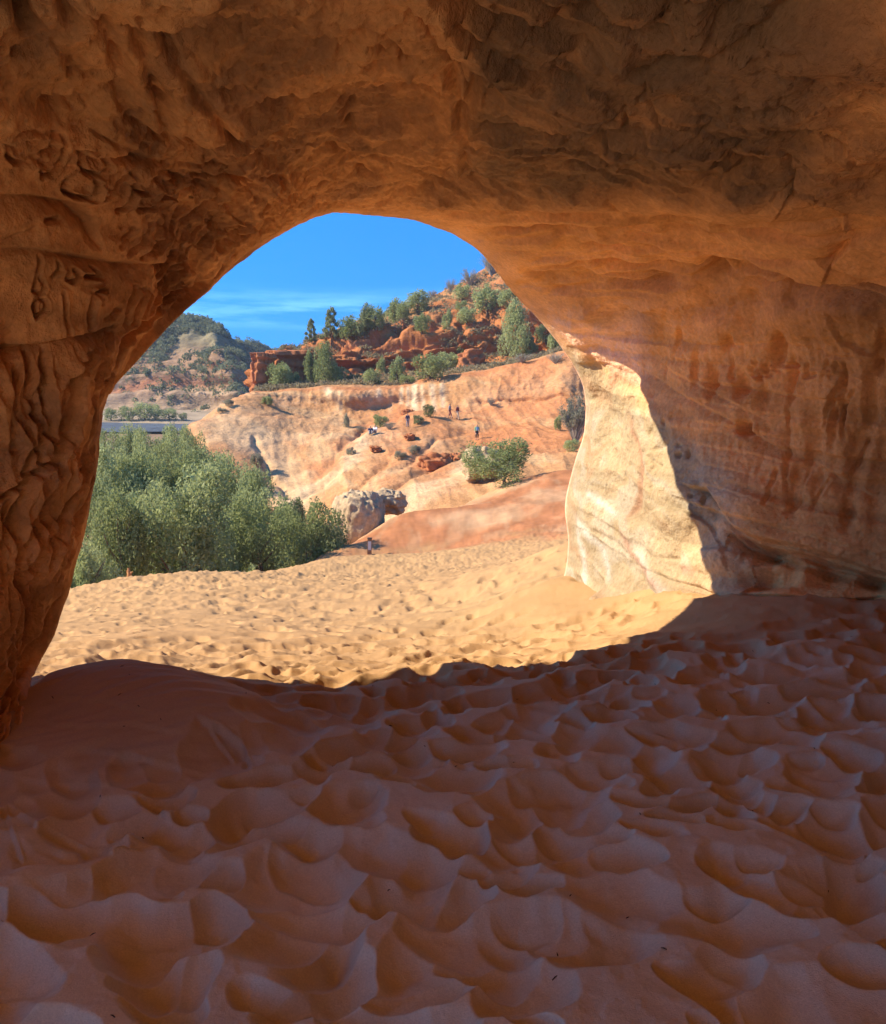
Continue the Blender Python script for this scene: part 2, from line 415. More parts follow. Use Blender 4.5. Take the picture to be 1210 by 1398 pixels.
ld([(-20,478),(60,470),(120,456),(175,440)], 13, .07, 1)
ld([(-20,330),(10,330),(60,310)], 6, .02, 1); cr([(68,305),(97,302)], 3, .03)
# --- letters scratched in the left wall: C O R, V, L and tally lines
for a in ([(72,196),(58,190),(38,193),(24,205),(20,218),(28,228),(52,231)],
          [(104,200),(94,203),(78,218),(66,236),(70,248),(86,245),(100,230),(107,212),(104,200)],
          [(150,214),(132,218),(122,232),(124,240),(140,242),(154,232),(155,216)], [(122,238),(106,250),(98,264),(112,272),(132,274),(137,258),(133,244)],
          [(182,232),(162,250),(146,272)], [(182,232),(184,260),(176,282),(164,290)], [(186,262),(202,262),(220,240),(232,222)], [(188,286),(206,282),(222,262),(230,246)],
          [(228,246),(252,244),(242,268),(216,270)], [(268,248),(256,270),(248,290)], [(300,262),(280,288),(262,312)], [(232,295),(226,322),(208,348)], [(205,304),(200,325),(182,350)], [(185,310),(168,338)], [(215,328),(198,354)],
          [(60,352),(56,380),(50,398),(62,404),(66,392),(58,376)], [(56,408),(66,412),(68,424),(54,434),(50,420),(56,408)], [(85,358),(87,370),(76,380)], [(100,370),(96,380),(106,386),(114,376),(108,369)], [(120,378),(142,380),(136,366)],
          [(190,392),(180,420),(178,446)], [(200,396),(192,420),(188,444)], [(212,400),(200,430),(197,444)], [(130,400),(126,430),(124,450)], [(140,414),(136,400),(150,394)], [(92,400),(94,440),(96,460)]):
    gv(a, 3.0, .034)
# --- long finger furrows down the left wall
for a in ([(60,490),(60,560),(58,600),(60,660),(56,720),(60,745)], [(28,500),(20,560),(34,610),(20,650)], [(118,480),(80,530),(66,600)], [(36,560),(52,590),(62,612)], [(100,500),(84,560),(60,620)], [(132,495),(108,560),(100,620),(86,680)], [(44,480),(42,540),(50,580)],
          [(92,640),(78,690),(66,740)], [(30,640),(20,700),(20,760)], [(110,600),(112,650),(98,700),(96,740)], [(46,660),(44,720),(40,780)], [(70,480),(50,540),(40,600)], [(16,760),(30,820),(20,880)], [(70,770),(50,820),(46,880),(30,960)], [(84,800),(66,850),(50,900),(38,960)],
          [(20,900),(24,960),(12,1040)], [(150,500),(128,540),(118,600)], [(160,470),(120,520)], [(210,440),(170,470),(150,500)], [(240,415),(190,460)], [(270,395),(220,430)], [(60,620),(40,640),(0,680)]):
    gv(a, 4.2, .035)
for k in range(50):
    y = rng.uniform(455, 960); e = np.interp(y, [455, 610, 745, 915, 960], [215, 128, 103, 50, 38]); x = e-rng.uniform(8, 120)
    n_ = rng.integers(3, 6); l = rng.uniform(60, 150); q = [(x, y)]
    for _ in range(n_): q.append((q[-1][0]-rng.uniform(-.05, .42)*l/n_+rng.uniform(-4, 4), q[-1][1]+l/n_))
    gv(q, rng.uniform(2.0, 3.4), rng.uniform(.012, .024))
for k in range(40):                                # scratches along the brow of the left wall
    t = rng.random(); x = np.interp(t, [0, 1], [150, 420])-rng.uniform(6, 60); y = np.interp(t, [0, .35, 1], [540, 430, 295])-rng.uniform(4, 60); l = rng.uniform(14, 40)
    gv([(x, y), (x-l*.35+rng.uniform(-4, 4), y+l*.5), (x-l*.7, y+l)], rng.uniform(1.8, 3.2), rng.uniform(.010, .022))
for x, y, a, b in ((85,545,9,36), (90,615,8,24), (12,610,7,9), (66,690,9,30), (12,700,12,40), (30,560,8,30), (50,690,6,18), (96,720,5,22), (40,840,8,36), (16,470,14,24), (16,560,7,40), (110,545,7,22)):
    pt(x, y, a, b, .035, .12)
# --- right wall
for a, w, d, s in (([(840,475),(880,505),(940,540),(1000,572),(1060,610),(1130,642),(1220,692)], 8, .035, 1), ([(880,480),(940,515),(1010,552),(1050,575)], 5, .02, 1),
                   ([(930,655),(945,665),(970,668),(985,690),(1002,718),(1030,733),(1100,746),(1150,762),(1230,792)], 22, .08, 1), ([(985,712),(1010,740),(1050,750),(1110,768),(1220,800)], 10, .06, 1),
                   ([(1000,810),(1080,812),(1150,818),(1220,812)], 8, .06, 1), ([(1090,460),(1150,474),(1220,500)], 6, .02, 1)):
    ld(a, w, d, s)
pt(1017, 585, 9, 9, .10); pt(1080, 790, 90, 16, .12); ld([(1000,724),(1030,739),(1100,753),(1150,769),(1230,800)], 34, .13, 1); pt(1130, 770, 60, 12, .05)
cr([(1070,555),(1071,610),(1073,672)], 2.2, .03)
for x, y, a, b in ((1110,605,13,42), (1098,628,7,16), (1170,625,14,36), (1190,560,10,50), (1150,540,7,36), (1085,665,10,34), (1116,668,8,26), (1134,580,7,30), (1015,525,10,18), (1040,545,7,18), (978,520,6,20), (996,470,6,12), (1055,480,10,22), (1200,660,16,50), (1160,690,10,30), (1075,520,6,26), (1205,480,8,30), (958,500,5,26), (930,470,5,24), (910,500,4,18)):
    pt(x, y, a*.95, b*1.05, .05, .08)
for a in ([(1025,498),(1024,512),(1036,513)], [(1030,492),(1031,506),(1038,520)], [(1042,496),(1041,512),(1050,512)], [(1122,516),(1128,494),(1134,516)], [(1140,516),(1141,496),(1150,514),(1152,494)], [(1100,495),(1096,515),(1112,512)],
          [(1120,590),(1126,560),(1150,520)], [(1150,600),(1148,560),(1172,530)], [(1060,500),(1085,500),(1080,540)], [(1060,640),(1046,690)], [(1100,640),(1090,690),(1072,700)], [(1130,655),(1110,690)], [(1000,480),(1002,520)], [(1185,600),(1160,650)]):
    gv(a, 2.8, .022)
# --- long thin bedding lines
for k in range(16):
    t = (k+rng.uniform(.1, .9))/16; x0 = 560+150*t+rng.uniform(0, 120); x1 = rng.uniform(900, 1230); y0 = 296+105*t; y1 = 322+85*t
    xs = np.linspace(x0, x1, 7); ys = np.interp(xs, [560+150*t, 1210], [y0, y1])+rng.normal(0, 1.6, 7)
    ld(list(zip(xs, ys)), rng.uniform(4, 9), rng.uniform(.02, .05), -1 if rng.random() > .25 else 1)
for k in range(9):
    t = (k+.5)/9; xs = np.linspace(rng.uniform(880, 960), rng.uniform(1130, 1230), 7); ys = np.interp(xs, [850, 1210], [440+230*t, 470+310*t])+rng.normal(0, 2.5, 7)
    ld(list(zip(xs, ys)), rng.uniform(4, 8), rng.uniform(.012, .028), 1)
for k in range(14):
    x0 = rng.uniform(620, 1000); y0 = rng.uniform(20, 250); l = rng.uniform(60, 190); xs = x0+np.linspace(0, l, 6); ys = y0+(xs-x0)*rng.uniform(-.25, .15)+rng.normal(0, 3, 6)
    (ld if rng.random() > .4 else cr)(list(zip(xs, ys)), rng.uniform(2.5, 7), rng.uniform(.015, .035))
for k in range(22):
    x0 = rng.uniform(0, 520); y0 = rng.uniform(0, 250); l = rng.uniform(40, 150); xs = x0+np.linspace(0, l, 6); ys = y0+(xs-x0)*rng.uniform(-.2, .3)+rng.normal(0, 3, 6)
    (ld if rng.random() > .5 else cr)(list(zip(xs, ys)), rng.uniform(2.5, 6), rng.uniform(.015, .035))
# --- the sunlit corner
ld([(862,712),(880,700),(905,695),(935,698),(962,716),(985,750),(990,790)], 14, .035, -1)
ld([(835,480),(850,495),(835,520),(828,535)], 9, .02, -1)
for a, w, d in (([(850,560),(872,600),(880,640),(868,680),(860,705)], 4, .03), ([(880,620),(905,612),(920,600)], 3, .03), ([(905,640),(895,630),(885,622)], 3.5, .03), ([(800,470),(812,500),(820,530)], 3, .03), ([(858,540),(860,560)], 4, .03), ([(785,640),(800,660),(830,672)], 3, .02),
                ([(865,770),(900,790),(940,800),(980,815)], 2.5, .03), ([(870,740),(880,760),(920,762)], 2.5, .02), ([(910,715),(912,735)], 2.5, .02), ([(790,700),(800,720),(835,740),(858,760),(862,790)], 4, .03), ([(860,745),(885,790),(900,815),(905,845)], 6, -.05), ([(797,725),(815,750),(826,790)], 5, -.03), ([(790,720),(800,770),(797,810)], 5, -.03)):
    cr(a, w, d)
for k in range(46):
    x = rng.uniform(800, 960); y = rng.uniform(470, 690)
    if (y-470) > (x-790)*.75-10: pt(x, y, rng.uniform(2, 4), rng.uniform(3, 8), rng.uniform(.015, .035))
for k in range(60):                                # chipped flakes in the left half of the ceiling
    x = rng.uniform(60, 620); y = rng.uniform(0, 260)
    pt(x, y, rng.uniform(5, 16), rng.uniform(2, 6), rng.uniform(.015, .05), rng.uniform(-.3, .3))
D += C.d*(1.45+.7*ceil_)*(.25+.75*inner)*np.clip(1.15+.9*fbm(P*3, 2, 17), .4, 1.8)*(1-.55*rightw*smooth(960, 900, px))
rim_ = rightw*np.exp(-((py-(445+(px-785)*.72))/26)**2)*smooth(900, 840, px)
D += rim_*(fbm(P*6, 4, 19, .6)*.02)

wide = smooth(row_lip, row_lip+85+105*leftw, rowi)
D = D-.03*leftw*smooth(row_lip, row_lip+40, rowi)*smooth(2.6, 2.2, P[:, 2])
D = np.where((D > 0) & (rowi >= row_lip), D*(.15+.85*wide), D)
PD = P+Nn*D[:, None]
# ---- rock colours (iron-red, dark varnish, pale stone painted creamier for sun glare on the lit corner)
colr = np.tile(np.array([0.42, 0.215, 0.095]), (len(P), 1))
def blend(c, mask):
    global colr
    colr = colr*(1-mask[:, None])+np.array(c)*mask[:, None]
n1 = fbm(P*1.1, 4, 71); n2 = fbm(P*2.6, 4, 75)
blend((0.26, 0.14, 0.075), smooth(-.05, .3, n1)*.85)
blend((0.52, 0.275, 0.12), smooth(.1, .5, n2)*.6)
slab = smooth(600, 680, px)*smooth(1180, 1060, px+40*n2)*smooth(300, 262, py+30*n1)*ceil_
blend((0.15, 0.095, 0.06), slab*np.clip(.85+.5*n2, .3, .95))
blend((0.52, 0.26, 0.10), smooth(270, 320, py+12*n1)*smooth(430, 395, py)*smooth(540, 620, px)*.8)
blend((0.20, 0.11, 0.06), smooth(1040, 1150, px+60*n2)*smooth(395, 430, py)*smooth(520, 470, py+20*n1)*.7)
blend((0.15, 0.085, 0.05), smooth(985, 1010, px)*smooth(728, 748, py-(px-1000)*.2)*.9*rightw)  # recess under the ledge painted darker, its shade put into the colour
line = py-(475+(px-790)*.72)
cream = rightw*smooth(-6, 40, line+12*n2)*smooth(1075, 915, px+20*n1)
sw_ = fbm(P*.9, 3, 81)
bandc = noise(np.stack([(P[:, 0]+.4*P[:, 2])*3.4+sw_*2.6, P[:, 2]*.7+sw_, P[:, 1]*.4], 1), 83)+.5*noise(np.stack([(P[:, 0]+.4*P[:, 2])*9+sw_*4, P[:, 2]*1.3, P[:, 1]*.4], 1), 84)
blend((0.50, 0.375, 0.215), cream)
blend((0.47, 0.285, 0.15), cream*smooth(.0, .45, bandc)*.75)
blend((0.54, 0.445, 0.31), cream*smooth(-.05, -.4, bandc)*.7)
blend((0.53, 0.265, 0.09), rightw*smooth(850, 930, px)*smooth(400, 470, py)*.9*(1-cream)*np.clip(.9+.5*n1, .4, 1))
blend((0.50, 0.30, 0.19), rightw*smooth(10, -10, line+14*n2)*smooth(900, 850, px)*.9)
for a, w in (([(785,700),(800,722),(818,745),(828,775),(835,800)], 5), ([(790,715),(800,760),(798,810)], 5), ([(800,668),(822,690),(840,705)], 4), ([(862,742),(882,785),(905,815),(905,845)], 7)):
    blend((0.64, 0.57, 0.45), stroke_mask(px, py, a, w*.8)*rightw*.8)
for a, w in (([(850,560),(874,605),(880,640),(862,690),(845,720)], 4), ([(845,720),(858,750),(880,785),(900,812)], 4), ([(835,495),(830,530)], 4), ([(920,770),(940,785)], 7)):
    blend((0.45, 0.20, 0.12), stroke_mask(px, py, a, w)*rightw*.55)
colr *= (1+0.10*np.tanh(st*4))[:, None]
colr *= (.74+.62*(1-cream)+.20*rightw*(1-cream)*smooth(400, 440, py)*smooth(1180, 980, px)-.22*rightw*smooth(1080, 1200, px))[:, None]  # shaded rock scaled up, sunlit corner down: light balance put into the colour
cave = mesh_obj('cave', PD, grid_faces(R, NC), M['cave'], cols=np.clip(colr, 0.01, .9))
tag(cave, 'red sandstone cave with carved walls, cracked ceiling and wide mouth', 'cave', kind='structure')

# ================================================================== SAND FLOOR, running out of the mouth and down to the red flat
def tps_fit(xy, z, lam=0.02):
    n = len(xy)
    d = np.linalg.norm(xy[:, None]-xy[None], axis=2)
    K = np.where(d > 0, d*d*np.log(np.maximum(d, 1e-9)), 0)+lam*np.eye(n)
    Pm = np.c_[np.ones(n), xy]
    A = np.block([[K, Pm], [Pm.T, np.zeros((3, 3))]])
    return np.linalg.solve(A, np.r_[z, np.zeros(3)])

def tps_eval(xy, c, q):
    out = np.empty(len(q))
    for s in range(0, len(q), 60000):
        p = q[s:s+60000]
        d2 = ((p[:, None]-xy[None])**2).sum(2)
        out[s:s+60000] = 0.5*np.where(d2 > 0, d2*np.log(np.maximum(d2, 1e-12)), 0)@c[:len(xy)]+np.c_[np.ones(len(p)), p]@c[len(xy):]
    return out

ctl = [(x, y, 0.0) for x in (-4, -1, 2, 5) for y in (-9, -5, -1, 2)]+[(-1, 3.2, 0), (1, 3.4, 0), (3, 3.6, 0), (5, 4.5, .03), (-1.5, 4.25, 0), (-.2, 4.6, -.01), (1.2, 5.15, -.02), (2.35, 6.6, 0), (3.6, 6.3, .03), (5.5, 6.2, .06), (-3, 3.6, .08)]
for a in ((100,893,6.3), (200,905,6.1), (350,902,6.2), (600,893,6.2), (750,882,6.2), (860,862,6.2), (880,838,7.4), (120,850,12), (350,840,12.5), (600,828,12.2), (720,822,9.6), (780,812,9.0),
          (81,816,25), (200,800,28), (370,781,35), (430,766,42), (455,749,47), (500,790,28), (600,780,27), (700,772,17), (785,748,12.5), (640,818,12.2), (700,785,12.4), (740,768,12.5), (840,720,13.5),
          (503,758,46), (600,745,47), (700,725,46), (770,716,44), (500,735,51), (540,706,56), (600,697,58), (650,690,60), (700,656,66), (790,645,68), (900,640,68), (1050,630,66), (1300,600,62),
          (225,862,9), (480,858,9.5), (680,846,9)):
    ctl.append(tuple(at(*a)))
ctl += [(-15.5, 28, -7.5), (-19, 34, -9.5), (-14, 40, -9.2), (-10.5, 47, -9.6), (-24, 24, -9.5), (-28, 12, -9), (-14, 14, -4.2), (-7, 6, -1.2), (-14, 2, -3), (-8, -6, -.8), (-9, 56, -9.6), (-6, 64, -9.4),
        (0, 72, -8.6), (12, 82, -6.5), (28, 84, -5), (50, 80, -3), (30, 30, -1.0), (16, 14, -.2), (30, 0, 0), (10, 0, 0), (10, -10, 0), (-10, 80, -9.6), (-30, 60, -9.6)]
ctl = np.array(ctl); CXY = ctl[:, :2]/10; CC = tps_fit(CXY, ctl[:, 2], 0.004)

def sand_z(x, y): return tps_eval(CXY, CC, np.c_[np.ravel(x), np.ravel(y)]/10).reshape(np.shape(x))

th = np.radians(np.concatenate([np.linspace(-180, -50, 40)[:-1], np.linspace(-50, -36, 60)[:-1], np.linspace(-36, 36, 860), np.linspace(36, 50, 60)[1:], np.linspace(50, 180, 40)[1:]]))
NT = len(th)
inv = np.linspace(1/1.75, 1/9.5, 520)
rr = np.concatenate([np.linspace(.05, 1.7, 10), 1/inv, 9.5*(95/9.5)**(np.linspace(0, 1, 230)[1:])])
NR = len(rr)
RR, TT = np.meshgrid(rr, th, indexing='ij')
SX, SY = RR*np.sin(TT), RR*np.cos(TT)
SZ = sand_z(SX, SY)
# the smooth swell against the left wall
SZ += 0.20*np.exp(-((SX+1.75)/.55)**2-((SY-4.1)/.42)**2)+0.13*np.exp(-((SX+1.2)/.5)**2-((SY-3.75)/.4)**2)
swell = np.exp(-((SX+1.6)/.75)**2-((SY-3.75)/.62)**2)
SZ += 0.22*np.exp(-(np.hypot(SX-4.4, (SY-6.9)*.8)/1.3)**2)+.16*np.exp(-((SX-2.2)/.6)**2-((SY-7.5)/.8)**2)+.20*np.exp(-((SX-1.2)/.6)**2-((SY-9.6)/1.0)**2)
Q = np.stack([SX.ravel(), SY.ravel(), 0*SX.ravel()], 1)
warp = (fbm(Q*1.3, 2, 91)*.07).reshape(SX.shape); warp2 = (fbm(Q*1.3+40, 2, 95)*.07).reshape(SX.shape)
WX = SX+warp+(fbm(Q*4.2, 2, 93)*.055).reshape(SX.shape); WY = SY+warp2+(fbm(Q*4.2+9, 2, 94)*.055).reshape(SX.shape)
B = np.full(SX.shape, .014)
fbm2 = fbm(Q*3.1, 3, 97).reshape(SX.shape)
def stamp(x, y, a, b, ang, depth, sharp=1.0):
    r0 = math.hypot(x, y); t0 = math.atan2(x, y); m = max(a, b)*1.3+.25
    i0, i1 = np.searchsorted(rr, [r0-m, r0+m]); dt = m/max(r0, .3)
    j0, j1 = np.searchsorted(th, [t0-dt, t0+dt])
    if i1 <= i0 or j1 <= j0: return
    s = (slice(i0, i1), slice(j0, j1))
    dx, dy = WX[s]-x, WY[s]-y
    ca, sa = math.cos(ang), math.sin(ang)
    u = (dx*ca+dy*sa)/a; v = (-dx*sa+dy*ca)/b
    q = u*u+v*v
    val = depth*(np.minimum(q, 3.0)**sharp-1)+.012*fbm2[s]
    k = .10*depth+.002
    h = np.clip(.5+.5*(B[s]-val)/k, 0, 1)
    B[s] = B[s]*(1-h)+val*h-k*h*(1-h)
pr = np.random.default_rng(21)
def quiet(x, y):    # where feet have not churned the sand
    k = math.exp(-((x+1.6)/.8)**2-((y-3.75)/.6)**2)*1.5
    k += math.exp(-(((x-2.1)/1.0)**2+((y-6.0)/.75)**2))*1.2+math.exp(-(((x-4.2)/1.2)**2+((y-6.6)/.6)**2))
    return 1-min(k, 1)
sites = []
for y in np.arange(1.2, 7.6, .145):
    for x in np.arange(-4.2, 5.4, .17):
        sites.append((x+pr.uniform(-.16, .16), y+pr.uniform(-.15, .15)))
pr.shuffle(sites)
for x, y in sites:
    q = quiet(x, y)
    if q < .25: continue
    a = pr.choice([pr.uniform(.045, .085), pr.uniform(.085, .145)], p=[.4, .6])
    out = 1-smooth(4.4, 5.4, y-.3*max(x, 0))
    stamp(x, y, a*pr.uniform(1.05, 1.65), a*pr.uniform(.8, 1.0), pr.normal(0, .55), (.022+.64*a*pr.uniform(.45, 1.2))*q*(.6+.4*out), pr.uniform(.75, 1.25))
for k in range(3600):
    r = 5+23*pr.random()**.75; t = pr.uniform(-.62, .5)
    x, y = r*math.sin(t), r*math.cos(t)
    if y < 5.2 or (x > .9 and y < 9.0): continue
    a = pr.uniform(.08, .17)*(1+.012*r)
    stamp(x, y, a*pr.uniform(1.1, 1.7), a*.8, pr.uniform(0, 3.14), pr.uniform(.03, .085)*(.6+.5*(pr.random() > .6)), .9)
SZ += B
keep = (1-np.clip(swell*1.3, 0, .9))
SZ += (fbm(Q*4.5, 3, 101)*.010+np.clip(fbm(Q*15, 3, 103), 0, 1)*.005).reshape(SX.shape)*keep
SZ += (fbm(Q*1.1, 3, 107)*.035).reshape(SX.shape)*keep*smooth(1, 2, RR)
far_amp = smooth(14, 24, RR)*smooth(95, 60, RR)
SZ += (ridged(Q*2.2, 3, 111)*.06).reshape(SX.shape)*far_amp*smooth(50, 40, SY)+(fbm(Q*1.2, 4, 112)*.05).reshape(SX.shape)*far_amp+(fbm(Q*.25, 3, 113)*.3).reshape(SX.shape)*smooth(12, 30, RR)*.5
# fine wind ripples and claw-like scratches on the swell
SZ += (noise(np.stack([Q[:, 0]*3+Q[:, 1]*2, Q[:, 1]*16-Q[:, 0]*7, Q[:, 0]*0], 1), 117)*.012).reshape(SX.shape)*np.clip(swell*1.4, 0, 1)
sp = np.stack([SX, SY, SZ], -1).reshape(-1, 3)
spx, spy, spz = proj(sp); okp = spz > .5
CS = Carver(np.where(okp, spx, -9999), np.where(okp, spy, -9999))
for a, w_, d_ in (([(52,985),(110,990),(180,985),(250,1000)], 5, .012), ([(265,975),(300,990),(330,1015),(346,1052)], 7, .03), ([(285,985),(300,1010),(322,1040)], 4, .015), ([(8,1095),(40,1118),(80,1140),(130,1165)], 5, .02), ([(6,1098),(20,1140),(34,1180)], 5, .02),
                  ([(190,1085),(215,1105),(245,1118)], 5, .015), ([(20,1060),(90,1072),(160,1070)], 6, .012), ([(60,950),(140,955),(220,975)], 5, .010), ([(100,1020),(180,1030),(290,1060)], 6, .012), ([(40,1150),(90,1165),(170,1160)], 6, .014)):
    CS.ledge(a, w_*3, d_, 1); CS.crack(a, w_*.6, -d_*.35)
sp[:, 2] += CS.d
sn = fbm(Q*.35, 4, 121); sn2 = fbm(Q*.12, 3, 127)
colS = np.tile(np.array([0.425, 0.248, 0.112]), (len(sp), 1))
redrub = fbm(Q*np.array([1.0, .35, 1]), 4, 129)
redness = smooth(40, 49, SY.ravel()+.9*np.clip(SX.ravel(), 0, 14)+4.0*sn+3*redrub+.05*SX.ravel())
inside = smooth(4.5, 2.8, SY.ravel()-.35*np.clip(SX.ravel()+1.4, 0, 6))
colS = colS*(1-inside[:, None])+np.array([0.64, 0.535, 0.375])*inside[:, None]  # sand painted paler inside to brighten the shaded floor
redrub2 = fbm(Q*np.array([.9, .25, 1])+5, 4, 130)
redc = .66*np.array([0.52, 0.215, 0.095])*(1-smooth(.0, .5, sn2)[:, None]*.6)+np.array([0.50, 0.31, 0.17])*smooth(.0, .5, sn2)[:, None]*.6
colS = colS*(1-redness[:, None])+redc*redness[:, None]
colS *= (1+.35*redness*redrub)[:, None]
rm = (redness*smooth(.1, .45, redrub2))[:, None]; colS = colS*(1-rm*.3)+np.array([0.42, 0.27, 0.15])*rm*.3
sw = np.clip(swell.ravel(), 0, 1)[:, None]
colS = colS*(1-sw*.7)+np.array([0.40, 0.21, 0.11])*sw*.7
# pale tan drift beside the sunlit wall
dr = np.exp(-((SX-1.2)/1.6)**2-((SY-10)/3)**2).ravel()[:, None]
colS = colS*(1-dr*.6)+np.array([0.40, 0.255, 0.115])*dr*.6
colS *= (1+.12*sn)[:, None]
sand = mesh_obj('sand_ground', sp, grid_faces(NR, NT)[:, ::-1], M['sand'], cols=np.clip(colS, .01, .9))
tag(sand, 'trampled sand floor sloping out of the cave mouth', 'ground', kind='structure')

# ================================================================== VALLEY FLOOR to the horizon, road, hillsides
gx = np.sign(np.linspace(-1, 1, 121))*np.abs(np.linspace(-1, 1, 121))**2.6*4000
gy = np.concatenate([np.linspace(-300, 20, 12)[:-1], 20+np.linspace(0, 1, 130)**2.4*5000])
GX, GY = np.meshgrid(gx, gy, indexing='xy')
GZ = -10.2+smooth(60, 260, GY)*5.4+smooth(300, 3000, GY)*0.5
GZ += (fbm(np.stack([GX.ravel(), GY.ravel(), 0*GX.ravel()], 1)*.03, 3, 131)*1.0).reshape(GX.shape)*smooth(40, 120, GY)
GZ = np.where(GY < 20, -12, GZ)
val = mesh_obj('valley_ground', np.stack([GX, GY, GZ], -1).reshape(-1, 3), grid_faces(*GX.shape), M['valley'])
tag(val, 'sandy valley floor beyond the cave', 'ground', kind='structure')

def loft(name, net, nr, nc, mat, disp, colour, label, cat='hill', rowspan=None):
    """net[row][col] = (px, py, Y) control points -> smooth surface, displaced and coloured by callbacks"""
    A = np.array([[at(*p) for p in row] for row in net])
    A = crom(crom(A, [nr]*(len(net)-1) if rowspan is None else rowspan, 0), [nc]*(len(net[0])-1), 1)
    n = grid_normals(A)
    if n[..., 1].mean() > 0: n = -n
    Pf = A.reshape(-1, 3); nf = n.reshape(-1, 3)
    rowf = np.repeat(np.linspace(0, len(net)-1, A.shape[0]), A.shape[1]) if rowspan is None else np.repeat(np.concatenate([i+np.arange(k)/k for i, k in enumerate(rowspan)]+[[len(net)-1]]), A.shape[1])
    Pd = disp(Pf, nf, rowf)
    o = mesh_obj(name, Pd, grid_faces(A.shape[0], A.shape[1]), mat, cols=np.clip(colour(Pf, nf, rowf), .01, .9))
    tag(o, label, cat, kind='structure')
    return Pd, rowf

hill_net = [
 [(330,740,125),(290,760,92),(400,780,78),(470,780,66),(560,750,60),(650,735,60),(720,700,60),(800,690,60),(900,680,60),(1080,660,60)],
 [(310,665,132),(258,603,104),(392,695,86),(480,705,76),(560,692,71),(650,672,70),(720,645,72),(800,636,72),(900,628,72),(1080,620,72)],
 [(332,600,140),(285,572,112),(395,620,100),(480,628,91),(560,622,90),(650,603,98),(720,592,99),(800,592,99),(900,586,99),(1080,580,98)],
 [(350,560,148),(326,545,120),(400,556,120),(480,571,117),(560,563,117),(650,562,113),(720,557,111),(800,550,109),(900,540,116),(1080,530,115)],
 [(356,548,152),(341,536,126),(400,533,124),(480,531,121),(560,527,122),(650,509,120),(720,498,118),(800,488,115),(900,480,119),(1080,470,118)],
 [(360,540,158),(345,530,134),(400,522,140),(480,515,144),(560,511,144),(650,497,144),(720,485,142),(800,470,138),(900,450,136),(1080,430,135)],
 [(372,512,162),(365,505,146),(412,482,150),(480,470,151),(560,460,153),(650,441,156),(720,425,155),(800,400,152),(900,380,150),(1080,350,150)],
 [(385,496,172),(395,478,162),(425,466,168),(500,440,185),(565,415,196),(630,388,205),(690,360,211),(760,322,216),(860,290,216),(1000,260,216)],
 [(400,520,230),(410,510,225),(440,500,230),(500,480,250),(565,460,262),(630,430,275),(690,400,285),(760,370,290),(860,330,290),(1000,300,290)]]
hill_net[7] = hill_net[7][:9]+[(1080,250,216)]; hill_net[8] = hill_net[8][:9]+[(1080,300,290)]

def hill_disp(P, n, row):
    d = fbm(P*.05, 3, 141)*1.2*smooth(.3, 1, row)
    d = d+fbm(P*.25, 4, 145)*.35
    slick = smooth(4.1, 3.7, row)
    # slanting run-off grooves in the slickrock
    d = d+slick*ridged(np.stack([P[:, 0]*.32+P[:, 2]*.25, P[:, 1]*.05, P[:, 2]*.06-P[:, 0]*.02], 1), 3, 149)*.22
    cliff = smooth(2.9, 3.2, row)*smooth(4.15, 3.9, row)
    d = d+cliff*ridged(np.stack([P[:, 0]*.35, P[:, 1]*.1, P[:, 2]*.04], 1), 3, 151)*.22
    # broken red ledges higher up
    up = smooth(4.9, 5.2, row)*(1-.65*smooth(6.1, 6.6, row))*(1-smooth(7.0, 7.3, row))
    lay = P[:, 2]+1.2*fbm(P*.06, 3, 153)-.03*P[:, 0]
    s = noise(np.stack([lay*.55, P[:, 0]*.05, P[:, 1]*.05], 1), 155)
    s2 = noise(np.stack([lay*1.5, P[:, 0]*.12, P[:, 1]*.12], 1), 157)
    d = d+up*(np.tanh(s*6)*1.5+np.tanh(s2*5)*.7)+up*np.tanh(fbm(P*.33, 3, 159)*4)*.8
    blk = np.floor(fbm(P*.16, 2, 161)*6)/6
    d = d+up*blk*1.6
    lip_ = np.exp(-((row-4.05)/.06)**2)
    d = d+lip_*.45*(.5+noise(P*.12, 163))
    hx_, hy_, _z = proj(P)
    CH = Carver(hx_+5*fbm(P*.3, 3, 187), hy_+5*fbm(P*.3+5, 3, 188))
    for a, w_, d_ in (([(420,645),(465,612),(500,585),(560,572)], 6, 1.2), ([(450,695),(500,650),(540,620)], 5, 1.0), ([(395,690),(430,655),(470,630)], 4, .9), ([(520,690),(570,650),(610,622)], 5, .9), ([(360,640),(380,655),(392,680)], 4, 1.0), ([(545,640),(575,618),(600,596)], 4, .7), ([(600,600),(640,585),(700,580)], 3, .5),
                      ([(340,600),(360,625),(372,650)], 4, .9), ([(640,548),(720,545),(790,540)], 2.5, .8), ([(620,570),(700,568),(790,566)], 2, .4), ([(630,612),(680,604),(740,600)], 3, .5), ([(350,572),(420,570),(480,565)], 2, .4), ([(380,590),(440,588)], 2, .3)):
        CH.crack(a, w_, d_); CH.ledge(a, w_*2, d_*.6, -1)
    d = d+CH.d*.55
    return P+n*d[:, None]*np.array([1, 1, .75])

